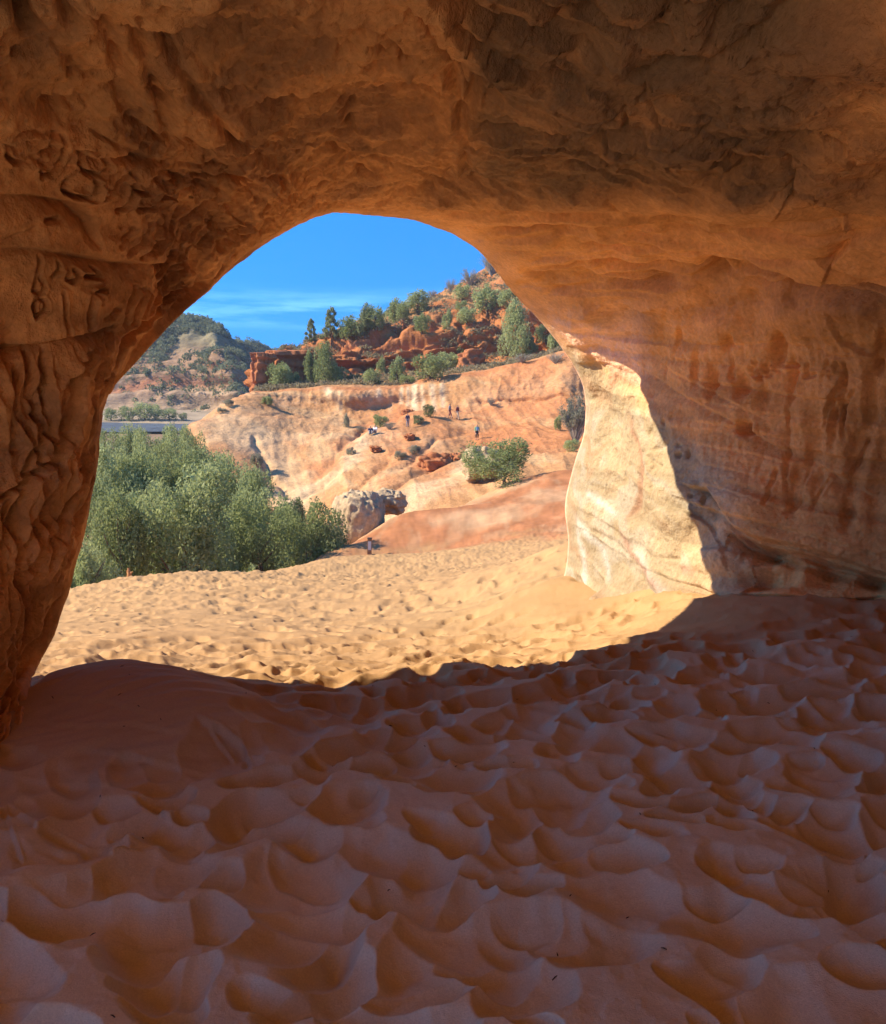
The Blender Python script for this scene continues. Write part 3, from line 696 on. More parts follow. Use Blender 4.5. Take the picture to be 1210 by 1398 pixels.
def hill_col(P, n, row):
    c = np.tile(np.array([0.47, 0.275, 0.150]), (len(P), 1))
    def bl(c, k, m): return c*(1-m[:, None])+np.array(k)*m[:, None]
    a = fbm(P*.06, 4, 171); b = fbm(P*np.array([.12, .12, .5]), 4, 173)
    band = fbm(np.stack([P[:, 2]*.9+P[:, 0]*.18, P[:, 0]*.05, P[:, 1]*.05], 1), 4, 175)
    c = bl(c, (0.53, 0.385, 0.24), smooth(.05, .5, band)*.7)
    c = bl(c, (0.50, 0.25, 0.135), smooth(.05, .45, a+.25*b)*.75)
    right = smooth(2, 12, P[:, 0])*smooth(1.2, 2.0, row)
    c = bl(c, (0.50, 0.245, 0.13), right*smooth(-.35, .15, a+.3*b)*.9)
    dirt = smooth(2.2, 2.7, row+.3*b)*smooth(3.25, 3.0, row)*smooth(-16, -4, P[:, 0])
    c = bl(c, (0.48, 0.235, 0.125), dirt*.8)
    cl = smooth(2.95, 3.2, row)*smooth(4.0, 3.9, row)
    streak = noise(np.stack([P[:, 0]*.55, P[:, 1]*.02, P[:, 2]*.03], 1), 177)
    c = bl(c, (0.74, 0.60, 0.43), cl*smooth(.05, .3, streak)*smooth(-18, -12, P[:, 0])*smooth(2, -3, P[:, 0])*.85)
    c = bl(c, (0.46, 0.20, 0.10), np.exp(-((row-4.02)/.09)**2)*.7)
    up = smooth(4.2, 4.7, row)
    c = bl(c, (0.42, 0.185, 0.085), up)
    c = bl(c, (0.31, 0.12, 0.06), up*smooth(.1, .5, b)*.7)
    top = smooth(6.0, 6.5, row)
    c = bl(c, (0.36, 0.235, 0.13), np.clip(top*smooth(-.3, .2, a+b*.5)*.8+np.exp(-((row-4.6)/.3)**2)*.6, 0, .9))
    hx_, hy_, _z = proj(P)
    wob = 14*fbm(P*.3, 3, 185); wob2 = 14*fbm(P*.3+9, 3, 186)
    for poly, w_, k, am in (([(300,590),(345,600),(380,640),(400,690)], 26, (0.62, 0.47, 0.32), .8), ([(380,690),(440,640),(490,605),(530,592)], 13, (0.66, 0.53, 0.38), .85), ([(420,640),(465,612),(500,585),(560,570)], 9, (0.46, 0.20, 0.10), .75),
                            ([(470,700),(520,660),(560,625),(600,600)], 10, (0.60, 0.42, 0.27), .7), ([(540,700),(590,672),(640,640),(690,620)], 13, (0.66, 0.52, 0.37), .8), ([(450,690),(500,650),(540,620)], 8, (0.50, 0.25, 0.13), .6),
                            ([(530,600),(560,620),(600,640)], 22, (0.48, 0.215, 0.105), .7), ([(600,585),(680,590),(760,585),(800,600)], 16, (0.50, 0.23, 0.11), .7), ([(560,575),(660,570),(790,572)], 6, (0.60, 0.36, 0.2), .6), ([(640,545),(720,530),(790,520)], 10, (0.62, 0.40, 0.25), .6), ([(660,600),(720,612),(790,618)], 10, (0.44, 0.18, 0.085), .6),
                            ([(340,545),(420,548),(520,545)], 6, (0.60, 0.42, 0.28), .6), ([(300,575),(380,580),(460,575)], 10, (0.56, 0.36, 0.22), .6), ([(350,600),(420,598),(480,590)], 8, (0.62, 0.46, 0.31), .6)):
        d_, _s, r_k = poly_dist(hx_+wob, hy_+wob2, poly)
        c = bl(c, k, np.exp(-(d_/w_)**2)*am*(row < 4.2))
    for x_, w_, y0_, y1_ in ((517,3,533,545),(548,2.5,531,552),(557,2.5,531,556),(567,5,531,562),(578,3,530,560),(592,4,529,563),(604,3,527,556),(448,5,534,540)):
        d_, _s, r_k = poly_dist(hx_+.12*wob, hy_, [(x_, y0_), (x_+1, y1_)])
        c = bl(c, (0.84, 0.72, 0.55), np.exp(-(d_/w_)**2)*.6*(row < 4.1))
    return c*np.array([.96, .84, .68])*(.94+.1*fbm(P*.5, 3, 179))[:, None]

hillP, rowsH = loft('hillside', hill_net, 0, 62, M['hill'], hill_disp, hill_col, 'pale and red banded rock hillside facing the cave', rowspan=[20, 60, 70, 60, 40, 95, 95, 20])
hx, hy, hz = proj(hillP)

far_net_cols = [
 [(-900,600,260),(-900,570,300),(-900,535,340),(-900,500,370),(-900,470,400),(-900,500,520)],
 [(-500,595,270),(-500,560,305),(-500,520,340),(-500,475,370),(-500,440,400),(-500,470,520)],
 [(-200,590,280),(-200,553,308),(-200,508,340),(-200,460,370),(-200,415,400),(-200,445,520)],
 [(40,585,285),(40,548,310),(40,500,340),(40,450,370),(40,400,400),(40,430,520)],
 [(140,582,290),(140,543,315),(145,500,340),(170,460,365),(205,428,395),(205,450,520)],
 [(220,582,290),(220,547,312),(220,505,330),(228,465,360),(247,438,395),(247,460,520)],
 [(285,580,286),(285,547,305),(285,510,320),(282,475,350),(275,444,400),(275,470,520)],
 [(335,577,276),(332,550,288),(325,520,300),(305,485,335),(293,449,410),(293,475,530)],
 [(352,572,330),(347,543,350),(342,515,375),(328,485,425),(312,456,445),(312,480,540)],
 [(382,560,400),(376,538,415),(367,515,435),(352,490,455),(342,466,475),(342,490,560)],
 [(430,555,430),(425,538,440),(415,515,455),(405,500,475),(390,480,495),(390,500,570)],
 [(520,555,440),(520,540,450),(515,525,460),(510,512,480),(505,505,500),(505,520,570)]]
far_net = [[c[r] for c in far_net_cols] for r in range(6)]
def far_disp(P, n, row):
    d = fbm(P*.02, 4, 201)*5+fbm(P*.12, 3, 203)*1.2
    lay = P[:, 2]+2*fbm(P*.02, 2, 205)
    s = noise(np.stack([lay*.22, P[:, 0]*.01, P[:, 1]*.01], 1), 207)
    d = d+np.tanh(s*6)*2.2*smooth(.6, 1, row)*smooth(3.4, 2.6, row)
    return P+n*d[:, None]
def far_col(P, n, row):
    c = np.tile(np.array([0.27, 0.165, 0.095]), (len(P), 1))
    def bl(c, k, m): return c*(1-m[:, None])+np.array(k)*m[:, None]
    lay = P[:, 2]+2*fbm(P*.02, 2, 205)
    b = noise(np.stack([lay*.22, P[:, 0]*.012, P[:, 1]*.012], 1), 209)
    c = bl(c, (0.35, 0.245, 0.155), smooth(2.0, 1.2, row)*.7)
    c = bl(c, (0.32, 0.13, 0.065), smooth(.0, .3, b)*smooth(.8, 1.6, row)*.85)
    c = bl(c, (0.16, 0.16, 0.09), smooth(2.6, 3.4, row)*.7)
    return c*(1+.15*fbm(P*.1, 3, 211))[:, None]
farP, rowFa = loft('far_hill', far_net, 0, 34, M['far'], far_disp, far_col, 'distant wooded hill across the valley, its ridge in shade', rowspan=[40, 50, 50, 50, 12])
fx, fy, fz = proj(farP)

# the road across the valley and its sandy bank
rd = []
for k in range(41):
    x = -1400+k*44 if k < 34 else 60+(k-33.2)*38
    a_, b_ = at(x, 590-(x-140)*.012, 232), at(x, 576.5+(x-140)*.02, 268)
    rd.append([a_, b_])
rd = np.array(rd)
road = mesh_obj('road', rd.reshape(-1, 3), grid_faces(41, 2), M['road']); tag(road, 'grey asphalt road crossing the valley', 'road', kind='structure')
bk = []
for k in range(61):
    x = -1400+k*34 if k < 42 else 50+(k-42)*19
    bk.append([at(x, 577.2+(x-140)*.02, 266)+np.array([0, 0, -.6]), at(x, 574+(x-140)*.02+1.2*math.sin(k*.7), 272), at(x, 568+(x-140)*.02, 282), at(x, 560, 300)])
bk = np.array(bk); 
bank = mesh_obj('road_bank', bk.reshape(-1, 3), grid_faces(61, 4), surf_mat('bank earth', (0.33, 0.25, 0.165), .3, .15, ((.6, .5, .4),))); tag(bank, 'pale sandy bank along the far side of the road', 'bank', kind='structure')

# ================================================================== placing things on the ground
def on_hill(x, y, far=False):
    X_, Y_, P_ = (fx, fy, farP) if far else (hx, hy, hillP)
    d = (X_-x)**2+(Y_-y)**2
    i = np.nonzero(d < 9)[0]
    if not len(i): i = np.argsort(d)[:6]
    m = P_[i][np.argmin(P_[i][:, 1])]
    return np.array([m[0], m[1], m[2]])

def on_sand(x, Y):   # direction x of the photograph at distance Y, standing on the sand sheet
    X_ = (x-W0/2)/FPX*Y
    return np.array([X_, Y, float(sand_z(np.array([X_]), np.array([Y]))[0])])

# ------------------------------------------------------------------ plants
def tube(path, rad, ns=7):
    path = np.array(path, float); V = []; F = []
    for i, p in enumerate(path):
        t = path[min(i+1, len(path)-1)]-path[max(i-1, 0)]; t = t/max(np.linalg.norm(t), 1e-9)
        a = np.cross(t, [0.3, 0.9, 0.1]); a /= np.linalg.norm(a); b = np.cross(t, a)
        for k in range(ns):
            w = 2*math.pi*k/ns; V.append(p+rad[i]*(math.cos(w)*a+math.sin(w)*b))
    for i in range(len(path)-1):
        for k in range(ns):
            F.append((i*ns+k, i*ns+(k+1) % ns, (i+1)*ns+(k+1) % ns, (i+1)*ns+k))
    return np.array(V), np.array(F)

def join(parts):
    V, F, n = [], [], 0
    for v, f in parts: V.append(v); F.append(f+n); n += len(v)
    return np.concatenate(V), np.concatenate(F)

def leaves(c, out, L, Wd, r, upb=.3, jit=.9, shade=None):
    """quads at centres c, their long axis leaning outwards and up"""
    n = len(c)
    a = out*.7+np.array([0, 0, upb])+r.normal(0, jit, (n, 3)); a /= np.linalg.norm(a, axis=1, keepdims=True)
    q = r.normal(0, 1, (n, 3)); b = np.cross(a, q+out*.3); b /= np.maximum(np.linalg.norm(b, axis=1, keepdims=True), 1e-6)
    l = (L*r.uniform(.6, 1.3, n))[:, None]; w = (Wd*r.uniform(.7, 1.3, n))[:, None]
    V = np.stack([c-a*l*.5-b*w*.35, c-a*l*.2+b*w*.5, c+a*l*.5, c-a*l*.1-b*w*.5], 1).reshape(-1, 3)
    F = np.arange(n*4).reshape(-1, 4)
    t = np.clip(r.normal(.5, .18, n) if shade is None else shade+r.normal(0, .16, n), 0, 1)
    cols = np.repeat(np.stack([t, t, t], 1), 4, 0)
    return V, F, cols

def blob_dirs(n, r):
    d = r.normal(0, 1, (n, 3)); return d/np.linalg.norm(d, axis=1, keepdims=True)

def crown_parts(kind, r, n):
    """lobes in a unit box: height 1, half width .5"""
    lob = []
    if kind == 'round':
        for k in range(26):
            z = r.uniform(.14, .84); w = .40*math.sqrt(max(.05, 1-((z-.42)/.56)**2)); a = r.uniform(0, 6.28); q = math.sqrt(r.uniform(.15, 1))
            lob.append((w*q*math.cos(a), w*q*math.sin(a), z, r.uniform(.10, .17), r.uniform(.13, .21)))
        lob.append((0, 0, .45, .3, .36))
    elif kind == 'upright':
        for k in range(24):
            z = r.uniform(.10, .86); w = .40*(1-max(0, z-.3)/.85)**.9; a = r.uniform(0, 6.28); q = math.sqrt(r.uniform(.1, 1))
            lob.append((w*q*math.cos(a), w*q*math.sin(a), z, r.uniform(.09, .14), r.uniform(.15, .24)))
        lob.append((0, 0, .42, .24, .38)); lob.append((.02, 0, .84, .09, .16))
    elif kind == 'pine':
        for k in range(22):
            z = .2+.76*(k/21); w = .44*(1-((z-.2)/.95))**.8+.03; a = k*2.4+r.uniform(-.4, .4); q = r.uniform(.45, .95)
            lob.append((w*q*math.cos(a), w*q*math.sin(a), z, .11*(1.25-z*.6), .055))
        lob.append((0, 0, .92, .05, .09))
    elif kind == 'low':
        for k in range(20):
            a = r.uniform(0, 6.28); q = math.sqrt(r.uniform(.0, 1))*.40; z = r.uniform(.2, .75)*(1-q*.7)+.06
            lob.append((q*math.cos(a), q*math.sin(a), z, r.uniform(.09, .16), r.uniform(.14, .26)))
    C_, O_, S_ = [], [], []
    vol = np.array([l[3]**2*2+l[3]*l[4] for l in lob]); vol /= vol.sum()
    for l, f in zip(lob, vol):
        k = max(6, int(n*f)); d = blob_dirs(k, r); rad = np.clip(r.normal(.88, .13, k), .2, 1.15)[:, None]
        rag = 1+.35*noise(d*2.2+np.array(l[:3])*9, 7)[:, None]
        C_.append(np.array(l[:3])+d*rad*rag*np.array([l[3], l[3], l[4]])); O_.append(d); S_.append(np.full(k, r.normal(.5, .13)))
    return np.concatenate(C_), np.concatenate(O_), np.concatenate(S_)

PROTO = {}
def proto(kind, variant, n, leafmat, lsize=(.045, .016)):
    key = (kind, variant, n, leafmat)
    if key in PROTO: return PROTO[key]
    r = np.random.default_rng(abs(hash((kind, variant))) % 1000 if False else (variant*31+{'round': 1, 'upright': 2, 'pine': 3, 'low': 4, 'bare': 5}[kind]*97))
    tubes = []
    if kind == 'bare':
        for k in range(70):
            a = r.uniform(0, 6.28); sp = r.uniform(.1, .48); h = r.uniform(.5, 1.0)*(1-.5*sp)
            p = [(0.02*math.cos(a), .02*math.sin(a), 0), (sp*.4*math.cos(a), sp*.4*math.sin(a), h*.5), (sp*math.cos(a+.2), sp*math.sin(a+.2), h)]
            tubes.append(tube(p, [.010, .007, .002], 4))
            for q in range(5):
                b = a+r.uniform(-1, 1); e = np.array(p[1])*(1-q/6)+np.array(p[2])*(q/6)
                tubes.append(tube([e, e+np.array([.07*math.cos(b), .07*math.sin(b), r.uniform(.06, .14)])], [.005, .0015], 3))
        C_ = np.concatenate([t[0][-3:] for t in tubes]); k = len(C_)
        C_ = C_[r.integers(0, k, n)]+r.normal(0, .025, (n, 3)); O_ = blob_dirs(n, r); S_ = np.full(n, .5)
    else:
        top = {'round': .55, 'upright': .75, 'pine': .97, 'low': .35}[kind]; tr = {'round': .035, 'upright': .032, 'pine': .022, 'low': .02}[kind]
        tubes.append(tube([(0, 0, -.06), (.012, .01, top*.3), (-.012, .008, top*.65), (0, 0, top)], [tr*1.25, tr, tr*.7, tr*.25], 8))
        for k in range(9 if kind == 'pine' else 6):
            a = k*2.4+r.uniform(-.3, .3); z0 = top*r.uniform(.15, .8); sp = .33*(1-z0*.5)
            tubes.append(tube([(0, 0, z0), (sp*.5*math.cos(a), sp*.5*math.sin(a), z0+.10), (sp*math.cos(a+.15), sp*math.sin(a+.15), z0+(.06 if kind == 'pine' else .24))], [tr*.5, tr*.32, tr*.1], 5))
        C_, O_, S_ = crown_parts(kind, r, n)
        C_[:, 2] = np.maximum(C_[:, 2], .015)
    tv, tf = join(tubes)
    lv, lf, lc = leaves(C_, O_, lsize[0], lsize[1], r, shade=S_)
    me = []
    for nm, v, f, mt, cc in (('trunk', tv, tf, M['bark' if kind != 'bare' else 'grey_twig'], None), ('crown', lv, lf, M[leafmat], lc)):
        o = mesh_obj(nm, v, f, mt, cols=cc); me.append(o)
    PROTO[key] = [me, False]
    return PROTO[key]

PLANT_N = [0]
def plant(name, label, cat, base, H, Wd, kind='round', variant=0, n=3000, leafmat='leaf', group=None, lsize=(.05, .018), sink=.03):
    pr_ = proto(kind, variant, n, leafmat, lsize)
    r = empty(name, base-np.array([0, 0, sink*H]))
    r.scale = (Wd, Wd, H); PLANT_N[0] += 1
    r.rotation_euler = (0, 0, (PLANT_N[0]*2.39) % 6.28)
    tag(r, label, cat, group)
    for o in pr_[0]:
        if pr_[1]: o = o.copy(); COL.objects.link(o)
        o.parent = r
    pr_[1] = True
    return r

# --- the grove in the valley: px centre, py top, py foot, px width, distance, kind
GROVE = 'trees of the valley grove'
grove = [
 (122, 738, 830, 92, 33, 'upright', 1, 'feathery green tree crowding the foot of the left cave wall'),
 (160, 668, 830, 100, 42, 'upright', 2, 'tall dusky green tree close behind the one touching the cave wall'),
 (250, 636, 830, 150, 44, 'round', 1, 'largest spreading olive-green tree, in the middle of the grove'),
 (305, 748, 805, 92, 37, 'low', 1, 'low pale green bush just over the sand rim, below the largest grove tree'),
 (352, 662, 800, 96, 50, 'round', 2, 'olive tree with a dark rusty gap under its crown, inside the grove'),
 (424, 671, 790, 92, 48, 'round', 3, 'rounded dark green tree at the grove end beside the pale boulder'),
 (385, 690, 800, 70, 55, 'upright', 3, 'narrow tree squeezed between the rusty-gapped tree and the rounded end tree'),
 (205, 660, 830, 110, 48, 'upright', 4, 'slim olive tree filling in beside the largest grove tree'),
 (326, 612, 780, 92, 62, 'round', 4, 'broad tree against the foot of the pale rock nose'),
 (270, 606, 790, 90, 68, 'round', 5, 'light-topped tree rising behind the largest grove tree'),
 (215, 612, 790, 90, 66, 'round', 6, 'full-crowned tree in the back half of the grove, below the road'),
 (160, 606, 790, 80, 64, 'round', 7, 'bushy tree in the back row next to the left cave wall'),
 (345, 640, 790, 60, 58, 'upright', 5, 'small upright tree in front of the striped rock slope'),
 (290, 668, 800, 70, 52, 'upright', 6, 'pointed tree just behind and to the river side of the largest tree'),
 (128, 640, 800, 60, 58, 'round', 8, 'half-hidden tree peeking past the edge of the left cave wall'),
 (240, 571, 700, 52, 95, 'round', 9, 'small far grove tree overlapping the rock nose and the valley bank'),
 (205, 578, 700, 50, 100, 'round', 10, 'far rounded tree whose top touches the grey road'),
 (172, 576, 700, 44, 104, 'round', 11, 'pale far tree standing in front of the grey road'),
 (150, 580, 700, 44, 92, 'round', 12, 'far tree under the road end, by the cave wall'),
 (262, 580, 700, 40, 90, 'round', 13, 'far tree tucked under the tip of the pale rock nose'),
 (232, 594, 700, 60, 84, 'round', 14, 'grove tree just below the small one overlapping the rock nose'),
 (186, 598, 720, 60, 86, 'round', 15, 'soft green tree below the pale far tree by the road'),
 (400, 660+20, 790, 50, 62, 'upright', 7, 'tall thin tree behind the rounded tree at the grove end'),
 (98, 770, 835, 50, 30, 'low', 2, 'low green bush in the narrow gap against the cave wall'),
]
for (x, yt, yb, w, Y, kind, v, lab) in grove:
    top = at(x, yt, Y)
    zb = -10.0 if Y > 36 else float(sand_z(np.array([top[0]]), np.array([Y]))[0])
    zb = max(zb, -10.0)
    H = top[2]-zb
    plant('tree' if kind != 'low' else 'bush', lab, 'tree' if kind != 'low' else 'bush', np.array([top[0], Y, zb]), H*1.02, w*Y/FPX*1.22, kind, v % 6, 15000, 'leaf', GROVE, (.034, .0155) if kind != 'low' else (.075, .022))

# --- bushes on the far bank of the road
for i, (x, yt, w, lab) in enumerate(((152, 556, 20, 'bush on the road bank nearest the cave wall'), (176, 552, 26, 'broad yellow-green bush on the road bank'), (198, 547, 28, 'tallest round bush on the road bank'), (212, 549, 22, 'bush leaning on the tallest one of the road bank'),
                                  (231, 556, 26, 'grey-green bush at the thinner end of the road bank'), (250, 562, 12, 'smallest bush of the road bank row'))):
    p = at(x, 574, 274); H = (574-yt)/FPX*274
    plant('bush', lab, 'bush', p, H, w*274/FPX*1.15, 'round', 20+i % 2, 1500, 'leaf', 'bushes along the road bank', (.09, .035))

# --- trees and bushes of the red hillside: px, foot py, px height, px width, kind, leaf, label
HB = 'trees and bushes of the red hillside'
hillside_plants = [
 (423, 468, 32, 17, 'pine', 'leaf_dark', 'small lone pine at the low end of the skyline'),
 (450, 468, 47, 25, 'pine', 'leaf_dark', 'tallest pine on the skyline, second from the low end'),
 (474, 462, 32, 30, 'round', 'leaf', 'rounded juniper on the skyline beside the tallest pine'),
 (495, 456, 40, 22, 'upright', 'leaf_dark', 'upright dark juniper on the skyline above the red cliff'),
 (515, 448, 32, 26, 'round', 'leaf', 'skyline juniper right after the upright dark one'),
 (538, 438, 32, 26, 'upright', 'leaf', 'pointed juniper halfway up the skyline'),
 (551, 434, 24, 18, 'round', 'leaf', 'small round juniper touching the halfway pointed one'),
 (572, 424, 30, 34, 'round', 'leaf', 'wide juniper alone on the open skyline slope'),
 (590, 404, 12, 14, 'bare', 'leaf_grey', 'tiny leafless shrub on the skyline'),
 (616, 396, 20, 18, 'bare', 'leaf_grey', 'grey leafless shrub on the skyline below the two larger ones'),
 (641, 388, 26, 32, 'bare', 'leaf_grey', 'broad grey leafless shrub near the top of the skyline'),
 (671, 372, 34, 34, 'bare', 'leaf_grey', 'highest grey shrub, by the roof of the cave mouth'),
 (630, 406, 20, 22, 'round', 'leaf', 'round green bush below the broad grey shrub'),
 (628, 424, 16, 16, 'round', 'leaf', 'small bush beneath the round green one near the top'),
 (664, 428, 38, 36, 'round', 'leaf', 'bushy juniper beside the big tree high on the slope'),
 (693, 420, 30, 30, 'round', 'leaf', 'juniper just above the big tree near the cave roof'),
 (703, 488, 76, 46, 'upright', 'leaf', 'big dense tree on the upper hillside, largest on the red slope'),
 (722, 486, 34, 22, 'upright', 'leaf', 'small upright tree at the foot of the big dense tree'),
 (577, 452, 26, 22, 'round', 'leaf', 'dark juniper in the scrub under the lone wide one'),
 (611, 445, 24, 16, 'upright', 'leaf', 'narrow juniper in the middle of the scrub slope'),
 (638, 440, 20, 24, 'round', 'leaf', 'flat bush on the scrub above the ledges'),
 (545, 428, 16, 16, 'round', 'leaf', 'little bush between the skyline junipers and the scrub'),
 (443, 522, 56, 40, 'upright', 'leaf', 'tall tree on the terrace below the red cliff'),
 (425, 520, 42, 22, 'upright', 'leaf', 'slim tree leaning on the tall terrace tree'),
 (382, 526, 34, 32, 'round', 'leaf', 'round tree at the foot of the red outcrop'),
 (401, 522, 18, 20, 'round', 'leaf', 'small bush between the outcrop tree and the slim terrace tree'),
 (459, 521, 26, 30, 'round', 'leaf', 'spreading bush just past the tall terrace tree'),
 (484, 518, 12, 18, 'low', 'leaf_dark', 'low dark bush in the middle of the terrace'),
 (509, 521, 20, 22, 'round', 'leaf', 'small round bush on the terrace edge'),
 (520, 506, 22, 14, 'upright', 'leaf', 'thin sapling against the red cliff'),
 (543, 521, 36, 28, 'upright', 'leaf', 'triangular tree midway along the terrace'),
 (556, 520, 14, 18, 'low', 'leaf', 'low bush at the side of the triangular tree'),
 (586, 514, 34, 42, 'round', 'leaf', 'broad tree at the start of the leafy row under the ledges'),
 (612, 502, 26, 30, 'round', 'leaf', 'middle bush of the leafy row under the ledges'),
 (632, 492, 26, 26, 'round', 'leaf', 'last bush of the leafy row, beside the red block'),
 (660, 482, 16, 20, 'bare', 'leaf_grey', 'grey twiggy bush above the red block'),
 (744, 468, 26, 26, 'round', 'leaf', 'bush beside the rim of the sunlit cave wall'),
 (756, 478, 36, 22, 'upright', 'leaf', 'upright tree half behind the rim of the sunlit cave wall'),
 (757, 494, 16, 28, 'bare', 'leaf_grey', 'grey scrub bush under the upright tree by the cave rim'),
 (712, 492, 14, 34, 'bare', 'leaf_grey', 'straggly grey bush below the big dense tree'),
 (586, 566, 17, 15, 'round', 'leaf_dark', 'dark shrub standing near the hiking pair'),
 (572, 576, 13, 15, 'round', 'leaf_dark', 'dark round shrub between the standing hiker and the hiking pair'),
 (473, 580, 18, 10, 'upright', 'leaf_grey', 'small upright shrub alone on the striped slope'),
 (519, 580, 18, 20, 'round', 'leaf', 'green shrub behind the seated hikers'),
 (533, 584, 12, 18, 'bare', 'leaf_grey', 'grey twigs next to the shrub behind the seated hikers'),
 (493, 588, 10, 14, 'bare', 'leaf_grey', 'dry grey tuft at the seated hikers'),
 (366, 550, 14, 14, 'low', 'leaf', 'shrub alone under the rim of the rock nose'),
 (549, 624, 13, 16, 'low', 'leaf_grey', 'first of two grey tufts above the long red boulder'),
 (567, 617, 13, 16, 'low', 'leaf_grey', 'second of two grey tufts, the higher one above the long red boulder'),
 (479, 618, 12, 12, 'low', 'leaf_grey', 'grey tuft alone on the pale ridge'),
 (668, 552, 12, 14, 'bare', 'leaf_grey', 'dry brown shrub on the bench above the green-shirted hiker'),
 (786, 600, 66, 46, 'bare', 'leaf_grey', 'large grey leafless bush against the sunlit cave wall'),
 (779, 614, 17, 20, 'round', 'leaf', 'small green bush under the large leafless bush'),
 (762, 584, 22, 12, 'round', 'leaf', 'little green shrub at the edge of the large leafless bush'),
 (353, 635, 20, 16, 'low', 'leaf_grey', 'grey brush at the foot of the nose above the grove'),
 (302, 560, 8, 12, 'low', 'leaf_grey', 'low tuft on the outline of the rock nose'),
 (312, 552, 10, 14, 'low', 'leaf_grey', 'higher tuft on the outline of the rock nose'),
]
for i, (x, yb, h, w, kind, lm, lab) in enumerate(hillside_plants):
    p = on_hill(x, yb); D_ = p[1]
    big = h > 50
    tr_ = kind in ('pine', 'upright') or h > 30
    plant('tree' if tr_ else 'bush', lab, 'tree' if tr_ else 'bush', p, h*D_/FPX*1.08, w*D_/FPX*1.2, kind, 30+i % 4 if not big else 40, 5000 if big else (1900 if kind != 'bare' else 900), lm, HB,
          (.055, .018) if big else ((.10, .034) if kind != 'bare' else (.045, .014)), .06)
# the big green bush by the red flat
pb = on_hill(692, 648); pb = np.array([(690-605)/FPX*66, 66, at(690, 657, 66)[2]])
plant('bush', 'big green bush beside the pale rock hump at the edge of the red flat', 'bush', pb, 70*66/FPX, 106*66/FPX*1.12, 'low', 5, 5200, 'leaf', None, (.055, .016), .08)

# ------------------------------------------------------------------ scrub, debris (too many to count)
def tufts(name, pts, size, mat, label, r, per=14):
    C_, O_ = [], []
    for p in pts:
        s = size*r.uniform(.5, 1.4); d = blob_dirs(per, r); d[:, 2] = np.abs(d[:, 2])
        C_.append(p+d*np.array([s, s, s*.8])); O_.append(d)
    V, F, c = leaves(np.concatenate(C_), np.concatenate(O_), size*.9, size*.28, r)
    return tag(mesh_obj(name, V, F, mat, cols=c), label, 'plants', kind='stuff')
r_ = np.random.default_rng(77)
sel = np.nonzero((hx > 330) & (hx < 830) & (rowsH > 6.05) & (rowsH < 7.1))[0]
sel2 = np.nonzero((hx > 350) & (hx < 800) & (rowsH > 4.2) & (rowsH < 4.95))[0]
sel3 = np.nonzero((hx > 400) & (hx < 800) & (rowsH > 5) & (rowsH < 6))[0]
dens = noise(hillP*.09, 301)
pts = np.concatenate([hillP[r_.choice(sel[dens[sel] > -.15], 1500)], hillP[r_.choice(sel2, 650)], hillP[r_.choice(sel3[dens[sel3] > .1], 260)]])
tufts('scrub', pts, .75, M['scrub'], 'dry grey-green scrub covering the upper hillside and terrace', r_)
selF = np.nonzero((fx > 130) & (fx < 400) & (fy < 575))[0]
rowF = rowFa
wt = np.interp(rowF[selF], [0, .5, 1, 1.6, 2.2, 3, 4, 4.3, 5], [.02, .05, .12, .2, .5, 1, 1.3, .6, .1])*(noise(farP[selF]*.03, 305) > -.25); wt /= wt.sum()
fp = farP[r_.choice(selF, 1500, p=wt)]
C_, O_, S_ = [], [], []
for p in fp:
    s = r_.uniform(.9, 2.5); d = blob_dirs(34, r_); d[:, 2] = np.abs(d[:, 2])*1.15
    C_.append(p+d*s*r_.uniform(.7, 1.1, (34, 1))); O_.append(d); S_.append(np.full(34, r_.normal(.5, .2)))
V_, F_, c_ = leaves(np.concatenate(C_), np.concatenate(O_), 1.1, .6, r_, shade=np.concatenate(S_))
tag(mesh_obj('distant_woodland', V_, F_, M['leaf_far'], cols=c_), 'dark scattered woodland over the distant hill', 'woodland', kind='stuff')

# small dark twigs lying about in the sand
tw = []
for k in range(60):
    r0 = 1.9+5*r_.random()**1.3; t = r_.uniform(-.5, .5); x, y = r0*math.sin(t), r0*math.cos(t)
    i, j = np.searchsorted(rr, r0), np.searchsorted(th, t)
    z = SZ[i, j]; a = r_.uniform(0, 3.14); l = r_.uniform(.004, .011)
    e = np.array([l*math.cos(a), l*math.sin(a), r_.uniform(-.001, .004)])
    tw.append(tube([np.array([x, y, z+.002])-e, np.array([x, y, z+.004]), np.array([x, y, z+.002])+e], [.0016, .002, .001], 5))
V_, F_ = join(tw)
tag(mesh_obj('twig_litter', V_, F_, M['twig']), 'tiny dark twigs scattered over the sand', 'litter', kind='stuff')

# ------------------------------------------------------------------ rocks
def rock(name, label, cat, pos, size, mat, seed, blocky=.25, amp=.38, rot=0.0, group=None, tilt=0.0, res=70):
    a = np.linspace(0, math.pi, res//2); b = np.linspace(0, 2*math.pi, res)
    A, B_ = np.meshgrid(a, b, indexing='ij')
    d = np.stack([np.sin(A)*np.cos(B_), np.sin(A)*np.sin(B_), np.cos(A)], -1).reshape(-1, 3)
    p = np.sign(d)*np.abs(d)**.75
    n_ = 1+fbm(d*1.3+seed*3.1, 4, seed)*amp+np.tanh(noise(d*2.2+seed, seed+5)*5)*blocky*.3+fbm(d*6+seed, 3, seed+9)*.07
    lay = noise(np.stack([d[:, 2]*5+seed, d[:, 0]*.4, d[:, 1]*.4], 1), seed+3)
    n_ = n_+np.tanh(lay*5)*blocky*.14
    p = p*n_[:, None]*np.array(size)*.5
    o = mesh_obj(name, p, grid_faces(res//2, res), mat)
    o.location = pos; o.rotation_euler = (0, tilt, rot)
    return tag(o, label, cat, group)

